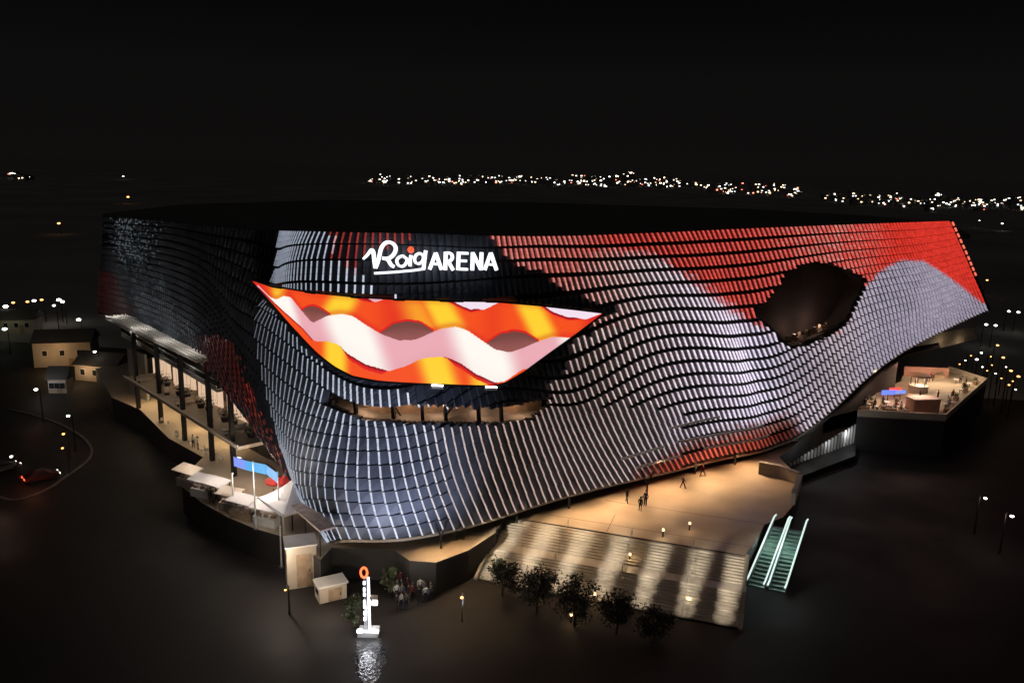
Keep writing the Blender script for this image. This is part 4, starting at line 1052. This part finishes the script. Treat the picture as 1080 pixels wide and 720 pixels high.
mb = MB(); mb.box((tp[0]+.6, tp[1], Z(635)), (.5, .3, .4)); put(mb, 'side_light', emis('side_white', (1, .93, .85), 6), tot)
mb = MB(); mb.box((tp[0]+.5, tp[1], Z(629)), (.75, .4, .22)); put(mb, 'side_cap', WOOD, tot)
lamp('totem_lamp', 'POINT', tp+np.array([0, -1.2, 1.8]), 160, (.92, .93, 1), shadow_soft_size=.3)

# ------------------------------------------------------------------ trees
def tree(x, y, z, h, rcrown, seed, label, group, lm, base=.3, nl=1500):
    rn = random.Random(seed); p = at_z(x, y, z); o = empty('tree', p, label, 'tree', group)
    mb = MB(); th = h*.55; lean = rn.uniform(-.15, .15)
    mb.tube([(0, 0, 0), (lean*.5, 0, th*.5), (lean, .05, th)], [.16, .12, .07], 7)
    clumps = []
    for k in range(11):
        a = k*2.4+rn.random(); rr = rcrown*rn.uniform(.3, .85); zz = h*rn.uniform(base, .9); e = (rr*math.cos(a), rr*math.sin(a), zz)
        mb.tube([(lean*.8, 0, min(th, zz*.75)), ((lean+e[0])*.55, e[1]*.5, zz*.9), e], [.06, .04, .02], 5); clumps.append(e)
    clumps.append((lean, 0, h*.93))
    mb.build('trunk', BARK, o)
    mb = MB()
    for k in range(nl):
        c = clumps[rn.randrange(len(clumps))]; R_ = rcrown*.42
        q = np.array([rn.gauss(0, R_*.55)+c[0], rn.gauss(0, R_*.55)+c[1], rn.gauss(0, R_*.5)+c[2]]); q[2] = max(q[2], h*.18)
        a = np.array([rn.gauss(0, 1) for _ in range(3)]); a /= np.linalg.norm(a); b = np.cross(a, [rn.gauss(0, 1) for _ in range(3)]); b /= np.linalg.norm(b)
        l_, w_ = rn.uniform(.12, .24), rn.uniform(.06, .1)
        mb.face([q-a*l_, q+b*w_, q+a*l_, q-b*w_])
    mb.build('crown', lm, o)
tl = ['leftmost of the dark trees before the steps', 'second dark tree before the steps, left of the landing end', 'tall dark tree before the middle of the steps', 'dark tree before the right half of the steps', 'small dark tree close to the lower right of the steps']
for i, (x, y, h, r_) in enumerate(((566, 646, 4.6, 1.9), (606, 660, 5.0, 2.0), (650, 668, 4.2, 1.8), (690, 672, 2.8, 1.5), (530, 628, 3.8, 1.6))):
    tree(x, y, STREET, h, r_, i, tl[i], 'trees in front of the steps', LEAF)
tl = ['narrow small tree left of the street crowd below the arena corner', 'small tree right of the street crowd below the arena corner', 'dim small tree just left of the totem']
for i, (x, y, h, r_) in enumerate(((411, 624, 2.6, .7), (462, 616, 2.6, .8), (373, 660, 3.2, .9))):
    tree(x, y, STREET, h, r_, 20+i, tl[i], 'trees below the arena corner', LEAF2, .2, 900)
for x, y, e_ in ((446, 636, 150), (426, 636, 130)): lamp('crowd_fill', 'POINT', at_z(x, y, STREET)+np.array([0, -.6, 4.6]), e_, (1, .93, .8), shadow_soft_size=.2)  # unseen fill added to brighten the crowd and small trees

# ------------------------------------------------------------------ street lamps and distant lights
def lamp_proto(h, r_, m):
    o = empty('street_lamp', (0, 0, 0), 'x', 'street lamp')
    mb = MB(); mb.tube([(0, 0, 0), (0, 0, h), (.0, -.3, h+.25), (0, -.9, h+.3)], [.12, .07, .06, .05], 6); mb.build('pole', STEEL, o)
    mb = MB(); mb.ball((0, -1.1, h+.22), (r_, r_, r_*.55), n=8, k=5); mb.build('lamp_head', m, o)
    return o
protos = {}
def street_lamp(x, y, z, h, r_, m, label, group, light=None):
    d = at_z(x, y, z+h); k = (h, round(r_, 2), m.name)
    if k in protos: o = copy_tree(protos[k])
    else: o = protos[k] = lamp_proto(h, r_, m)
    o.location = (float(d[0]), float(d[1])+1.1, z); tag(o, label, 'street lamp', group)
    if light: lamp('street_light', 'POINT', (d[0], d[1]-.2, z+h-.6), light[0], light[1], shadow_soft_size=.3)
W, O, G_ = LAMPW, LAMPO, LAMPG
GZ = STREET-.3
for (x, y, r_, m) in ((62, 236, .8, O), (135, 208, 1.2, O), (130, 186, 1.5, W), (6, 324, .6, W), (14, 320, .4, O), (29, 319, .4, O), (36, 318, .5, W), (62, 317, .6, W), (66, 319, .5, W), (57, 323, .4, W), (44, 317, .4, O), (5, 348, .5, G_), (83, 338, .5, W), (72, 440, .25, G_), (38, 412, .3, W), (100, 372, .3, W)):
    street_lamp(x, y, GZ, 6.0, r_, m, 'tiny distant street lamp among the dark blocks left of the arena', 'far street lamps left of the arena')
for (x, y, r_, m) in ((1057, 236, .8, W), (1033, 233, .5, W), (1041, 296, .4, O), (1064, 329, .42, W), (1074, 330, .42, W), (1040, 343, .4, W), (1050, 344, .4, W), (1012, 385, .15, O), (1018, 381, .15, W), (1024, 376, .15, O), (1036, 388, .17, W), (1041, 392, .15, O), (1046, 386, .15, O), (1050, 395, .17, W), (1056, 400, .15, O), (1061, 388, .15, W), (1068, 403, .15, O), (1064, 407, .2, O), (1035, 373, .25, G_), (1045, 377, .15, O), (1071, 412, .15, W), (1052, 365, .3, O), (1058, 378, .3, O), (1030, 380, .3, W), (1066, 392, .3, O), (1074, 398, .3, O)):
    street_lamp(x, y, GZ, 6.0, r_, m, 'tiny distant street lamp in the dark right of the arena', 'far street lamps right of the arena')
street_lamp(1039, 527, STREET, 5.0, .2, W, 'single white street lamp in the dark lower right', None, (40, (1, .75, .65)))
street_lamp(1067, 546, STREET, 5.0, .22, W, 'cool white street lamp at the far lower right edge', None, (60, (1, .7, .62)))
street_lamp(487, 632, STREET, 3.0, .16, O, 'small orange lamp in the dark street before the corner', None, (18, (1, .5, .2)))
street_lamp(301, 624, STREET, 3.0, .12, O, 'small orange lamp on the street left of the booths', None, (14, (1, .5, .2)))
street_lamp(67, 459, STREET, 4.0, .2, O, 'upper orange lamp beside the curved kerb', None)
street_lamp(66, 474, STREET, 4.0, .16, O, 'lower orange lamp beside the curved kerb', None)
street_lamp(12, 483, STREET, 4.0, .2, W, 'white lamp at the left edge behind the curved kerb', None)
for x, y, z, e_ in ((665, 590, -.8, 40), (699, 564, 0, 30), (727, 557, 0, 34), (629, 632, STREET, 60), (600, 652, STREET, 70)):
    pass
bol = ['on the upper landing of the steps', 'at the top edge of the steps, left of two', 'at the top edge of the steps, right of two', 'in front of the steps between two trees', 'in the dark street below the steps', 'at the lower right corner of the steps']
for (x, y, z, e_), b_ in zip(((664, 592, -1.6, 34), (699, 566, 0, 26), (727, 559, 0, 30), (627, 634, STREET, 40), (602, 656, STREET, 34), (725, 640, STREET, 40)), bol):
    p = at_z(x, y, z); o = empty('bollard_light', p, 'small warm bollard light '+b_, 'bollard light', 'bollard lights round the steps')
    mb = MB(); mb.tube([(0, 0, 0), (0, 0, .75)], .09, 8); mb.build('post', STEEL, o); mb = MB(); mb.tube([(0, 0, .76), (0, 0, .98)], .12, 8); mb.build('lamp_head', emis('bollard_warm', (1, .62, .26), 5), o)
    lamp('bollard_lamp', 'POINT', p+np.array([0, -.25, 1.05]), e_, (1, .66, .32), shadow_soft_size=.12)

for x, y, e_, c_ in ((990, 610, 60, (1, .55, .5)), (700, 690, 30, (1, .6, .5)), (470, 668, 45, (1, .6, .5)), (300, 660, 40, (1, .62, .5)), (880, 565, 22, (1, .85, .5))):
    lamp('pool_light', 'POINT', at_z(x, y, STREET)+np.array([0, 0, 5]), e_, c_, shadow_soft_size=.5)  # unseen lights added for faint glows on the dark street
# far city along the horizon
FARWALL = mat('far_render', (.20, .19, .18), .9, .2, .1)
CITYB = [emis('bright_'+m.name, m.node_tree.nodes['Principled BSDF'].inputs['Emission Color'].default_value[:3], 7) for m in CITYW]
WMESH = {}
def far_city(n, xr, yf, spread):
    for i in range(n):
        x = random.uniform(*xr); y = yf(x)+random.gauss(0, spread)
        p = at_z(x, y, GZ+5); D = p[1]
        if D > 7000 or D < 0: continue
        bh = random.uniform(7, 17)*D/2400
        o = empty('far_building', (p[0], p[1], GZ), 'tiny far dark block with lit windows on the city horizon', 'building', 'far city blocks on the horizon')
        w = random.uniform(14, 46)*D/2400; mb = MB(); mb.box((0, 6, bh/2), (w, 12, bh)); mb.box((w*.2, 6, bh+.6), (w*.3, 6, 1.2)); mb.build('wall', FARWALL, o)
        for k in range(random.choice((1, 2, 3, 5, 6))):
            m = random.choices(random.choice((CITYW, CITYB)), (5, 4, 2, 1))[0]
            if m.name not in WMESH:
                mb = MB(); mb.box((0, 0, 0), (1, .4, 1)); c_ = mb.build('lit_window', m, o); WMESH[m.name] = c_.data
            else: c_ = bpy.data.objects.new('lit_window', WMESH[m.name]); COL.objects.link(c_); c_.parent = o
            c_.location = (random.uniform(-.47, .47)*w, -.2, random.uniform(.2, .92)*bh); c_.scale = (random.uniform(1.3, 5)*D/2200, 1, random.uniform(1.3, 2.6)*D/2200)
HZ = lambda x: 175+(x-540)*math.tan(ROLL)
far_city(150, (391, 700), lambda x: 189+(x-390)*.012, 1.7)
far_city(40, (700, 850), lambda x: 194+(x-700)*.05, 2.2)
far_city(85, (872, 1080), lambda x: 207+(x-872)*.038, 2.4)
far_city(10, (655, 675), lambda x: 187, 3)
far_city(5, (0, 28), lambda x: 186, .8)

# ------------------------------------------------------------------ left: houses, kerb, car
def house(x, y, w, d, h, rz, label, lit):
    p = at_z(x, y, GZ); o = empty('house', p, label, 'house', rz=rz)
    mb = MB(); mb.box((0, 0, h/2), (w, d, h)); wl_ = mb.build('wall', CREAM, o)
    mb = MB(); mb.hexa([(-w/2-.4, -d/2-.4, h), (w/2+.4, -d/2-.4, h), (w/2+.4, d/2+.4, h), (-w/2-.4, d/2+.4, h), (-w/2-.4, -.1, h+2.2), (w/2+.4, -.1, h+2.2), (w/2+.4, .1, h+2.2), (-w/2-.4, .1, h+2.2)]); mb.build('roof', ROOF, o)
    for k in (-.3, 0, .3):
        mb = MB(); mb.box((w*k, -d/2-.03, h*.6), (1.1, .08, 1.3)); f_ = mb.build('window', WHITE, o); mb = MB(); mb.box((w*k, -d/2-.09, h*.6), (.9, .05, 1.1)); mb.build('pane', GLASS, f_)
    mb = MB(); mb.box((w*.15, -d/2-.04, 1.05), (1.0, .1, 2.1)); mb.build('door', WOOD, o)
    if lit: lamp('house_lamp', 'POINT', p+np.array(lit[:3]), lit[3], lit[4], shadow_soft_size=.3)
house(72, 384, 11, 7, 5.5, .25, 'pale house with a warmly lit front wall left of the terraces', (1, -8, 4, 330, (1, .62, .3)))
house(112, 400, 9, 6, 3.5, -.2, 'low dim house beside the end of the terraces', (-2.5, -5, 3.0, 220, (1, .66, .36)))
house(65, 414, 3.2, 3, 3.0, .1, 'small white lit hut in front of the houses', (-.5, -4.5, 3.4, 110, (1, .95, .95)))
house(23, 349, 8, 6, 3.5, .2, 'dim greenish house at the far left', (0, -7, 5, 60, (.95, 1, .6)))
# curved kerb island
K = [(8, 432), (28, 436), (62, 447), (88, 462), (97, 476), (90, 488), (72, 501), (50, 516), (20, 527), (0, 524)]
mb = MB(); pts = [at_z(x, y, STREET) for x, y in K]
isl = [tuple(p[:2]) for p in cr([tuple(p[:2]) for p in pts], 5)]
for a, b in zip(isl[:-1], isl[1:]): mb.bar((*a, STREET+.07), (*b, STREET+.07), .35, .15)
tag(mb.build('kerb', mat('kerb_stone', (.13, .11, .10), .8, .3, .5)), kind='structure')
for x, y, e_, c_ in ((40, 514, 60, (1, .25, .1)), (80, 470, 14, (1, .35, .2)), (6, 540, 70, (1, .55, .38)), (10, 560, 30, (1, .6, .4)), (40, 450, 24, (1, .3, .2))):
    p = at_z(x, y, STREET); lamp('kerb_light', 'POINT', p+np.array([0, -1.0, 2.0]), e_, c_, shadow_soft_size=.3)
def car(x, y, rz, col, label):
    p = at_z(x, y, STREET); o = empty('parked_car', p, label, 'car', rz=rz)
    prof = [(-2.1, .35), (2.1, .35), (2.15, .75), (1.2, .95), (.55, 1.42), (-1.0, 1.45), (-1.8, .98), (-2.15, .9)]
    mb = MB(); n = len(prof)
    mb.face([(a, -.85, b) for a, b in prof]); mb.face([(a, .85, b) for a, b in prof][::-1])
    for i in range(n): a, b = prof[i], prof[(i+1) % n]; mb.face([(a[0], -.85, a[1]), (a[0], .85, a[1]), (b[0], .85, b[1]), (b[0], -.85, b[1])])
    mb.build('body', mat('car_paint', col, .25), o)
    for sy in (-.86, .86): mb = MB(); mb.hexa([(-1.5, sy-.01, 1.0), (.95, sy-.01, 1.0), (.95, sy+.01, 1.0), (-1.5, sy+.01, 1.0), (-1.0, sy-.01, 1.36), (.5, sy-.01, 1.36), (.5, sy+.01, 1.36), (-1.0, sy+.01, 1.36)]); mb.build('side_window', GLASS, o)
    for sx in (-1.3, 1.3):
        for sy in (-.8, .8): mb = MB(); mb.tube([(sx, sy-.1, .33), (sx, sy+.1, .33)], .33, 12); mb.build('wheel', STEEL, o)
    for sy in (-.6, .6): mb = MB(); mb.box((-2.16, sy, .78), (.08, .4, .2)); mb.build('tail_light', emis('tail_red', (1, .06, .02), 6), o)
    for sy in (-.6, .6): mb = MB(); mb.box((2.14, sy, .68), (.08, .35, .18)); mb.build('headlight', emis('head_white', (1, .95, .85), 6), o)
car(3, 497, 1.0, (.1, .1, .1), 'dark car at the left edge with red tail lights on')
car(44, 506, .75, (.08, .02, .02), 'dark red car with glowing tail lights at the curved kerb')

# ------------------------------------------------------------------ lights of the place
# blue floods at the corner
for (x, y), e_ in zip([(372, 515), (415, 510), (455, 505)], (3500, 11500, 9500)):
    p, n = sk(x, y); q = p+n*11+np.array([1, 0, 0]); q[2] = -2.6
    lamp('flood_lamp', 'SPOT', q, e_, (.68, .74, 1), target=p+[0, 0, 1], spot_size=1.0, spot_blend=1, shadow_soft_size=.4)
for (x, y), e_, c_ in (((770, 385), 9000, (.82, .74, 1)), ((965, 330), 8000, (.80, .72, 1))):  # lilac floods added to whiten the fold and far right
    p, n = sk(x, y); q = p+n*16+np.array([-8, -6, 0]); q[2] = max(-2, p[2]-8)
    lamp('flood_lamp', 'SPOT', q, e_, c_, target=p, spot_size=.5, spot_blend=1, shadow_soft_size=.4)
# warm lamps over the plaza, under the lower edge of the skin
for x, y, e_ in ((600, 533, 420), (640, 522, 520), (690, 508, 620), (735, 498, 560), (775, 490, 460), (555, 545, 320), (455, 572, 320), (490, 563, 260)):
    p, n = sk(x, y-14, 1.9); lamp('plaza_lamp', 'SPOT', p+np.array([0, 0, 3.0]), e_*5.6, (1, .64, .33), target=p+n*2.4-np.array([0, 0, 3.0]), spot_size=2.0, spot_blend=1, shadow_soft_size=.2)
for k in range(9):          # red wall washers in the entrance
    x = 672+k*15; p, n = sk(x, np.interp(x, [640, 834], [511, 463])-3, .9); lamp('entrance_wash', 'POINT', p, 9, (1, .16, .06), shadow_soft_size=.1)
# unseen narrow spots added street-side, overlapped into streaks up the steps
for k in range(7):
    t = (.05, .19, .34, .50, .66, .82, .96)[k]
    base = TL+(TR-TL)*t; q = base+run*17-ux*6.0; q[2] = STREET+9.5
    for d_, z_, e_ in ((-1.0, 0, 6500), (.3, -.2, 8500), (1.6, -.7, 10500), (2.9, -1.2, 11500), (4.2, -1.6, 11500), (5.5, -1.8, 11500), (6.8, -2.4, 10500), (8.1, -3.0, 7500)):
        lamp('step_streak_spot', 'SPOT', q, e_*(.95 if k < 5 else .9), (1, .85, .66), target=base+run*d_+np.array([0, 0, z_])-ux*(.1*d_-.4), spot_size=.165, spot_blend=1, shadow_soft_size=.1)

# ------------------------------------------------------------------ night sky, added dim fill sun, view
w = bpy.data.worlds.new('World'); sc.world = w; w.use_nodes = True
nt = w.node_tree; bg = nt.nodes['Background']
tc = nt.nodes.new('ShaderNodeTexCoord'); sx = nt.nodes.new('ShaderNodeSeparateXYZ'); rp = nt.nodes.new('ShaderNodeValToRGB')
nt.links.new(tc.outputs['Generated'], sx.inputs[0]); nt.links.new(sx.outputs['Z'], rp.inputs['Fac']); nt.links.new(rp.outputs['Color'], bg.inputs['Color'])
e = rp.color_ramp.elements; e[0].position = .0; e[0].color = (.0048, .0043, .0041, 1); e[1].position = .22; e[1].color = (.0009, .0009, .0009, 1)
k_ = e.new(.10); k_.color = (.0042, .0039, .0038, 1)
bg.inputs['Strength'].default_value = 1.0
lamp('dim_fill_sun', 'SUN', (-60, -200, 260), .065, (1, .93, .88), target=(0, 0, 0), angle=.2)  # unseen source added as dim fill for ground and unlit walls
sc.view_settings.view_transform = 'Standard'; sc.view_settings.look = 'None'; sc.view_settings.exposure = 0; sc.view_settings.gamma = 1
sc.view_settings.use_curve_mapping = False
sc.cycles.use_denoising = True
try: sc.cycles.denoiser = 'OPENIMAGEDENOISE'
except Exception: pass
sc.cycles.max_bounces = 4; sc.cycles.diffuse_bounces = 2; sc.cycles.glossy_bounces = 2
sc.cycles.sample_clamp_indirect = 3.0
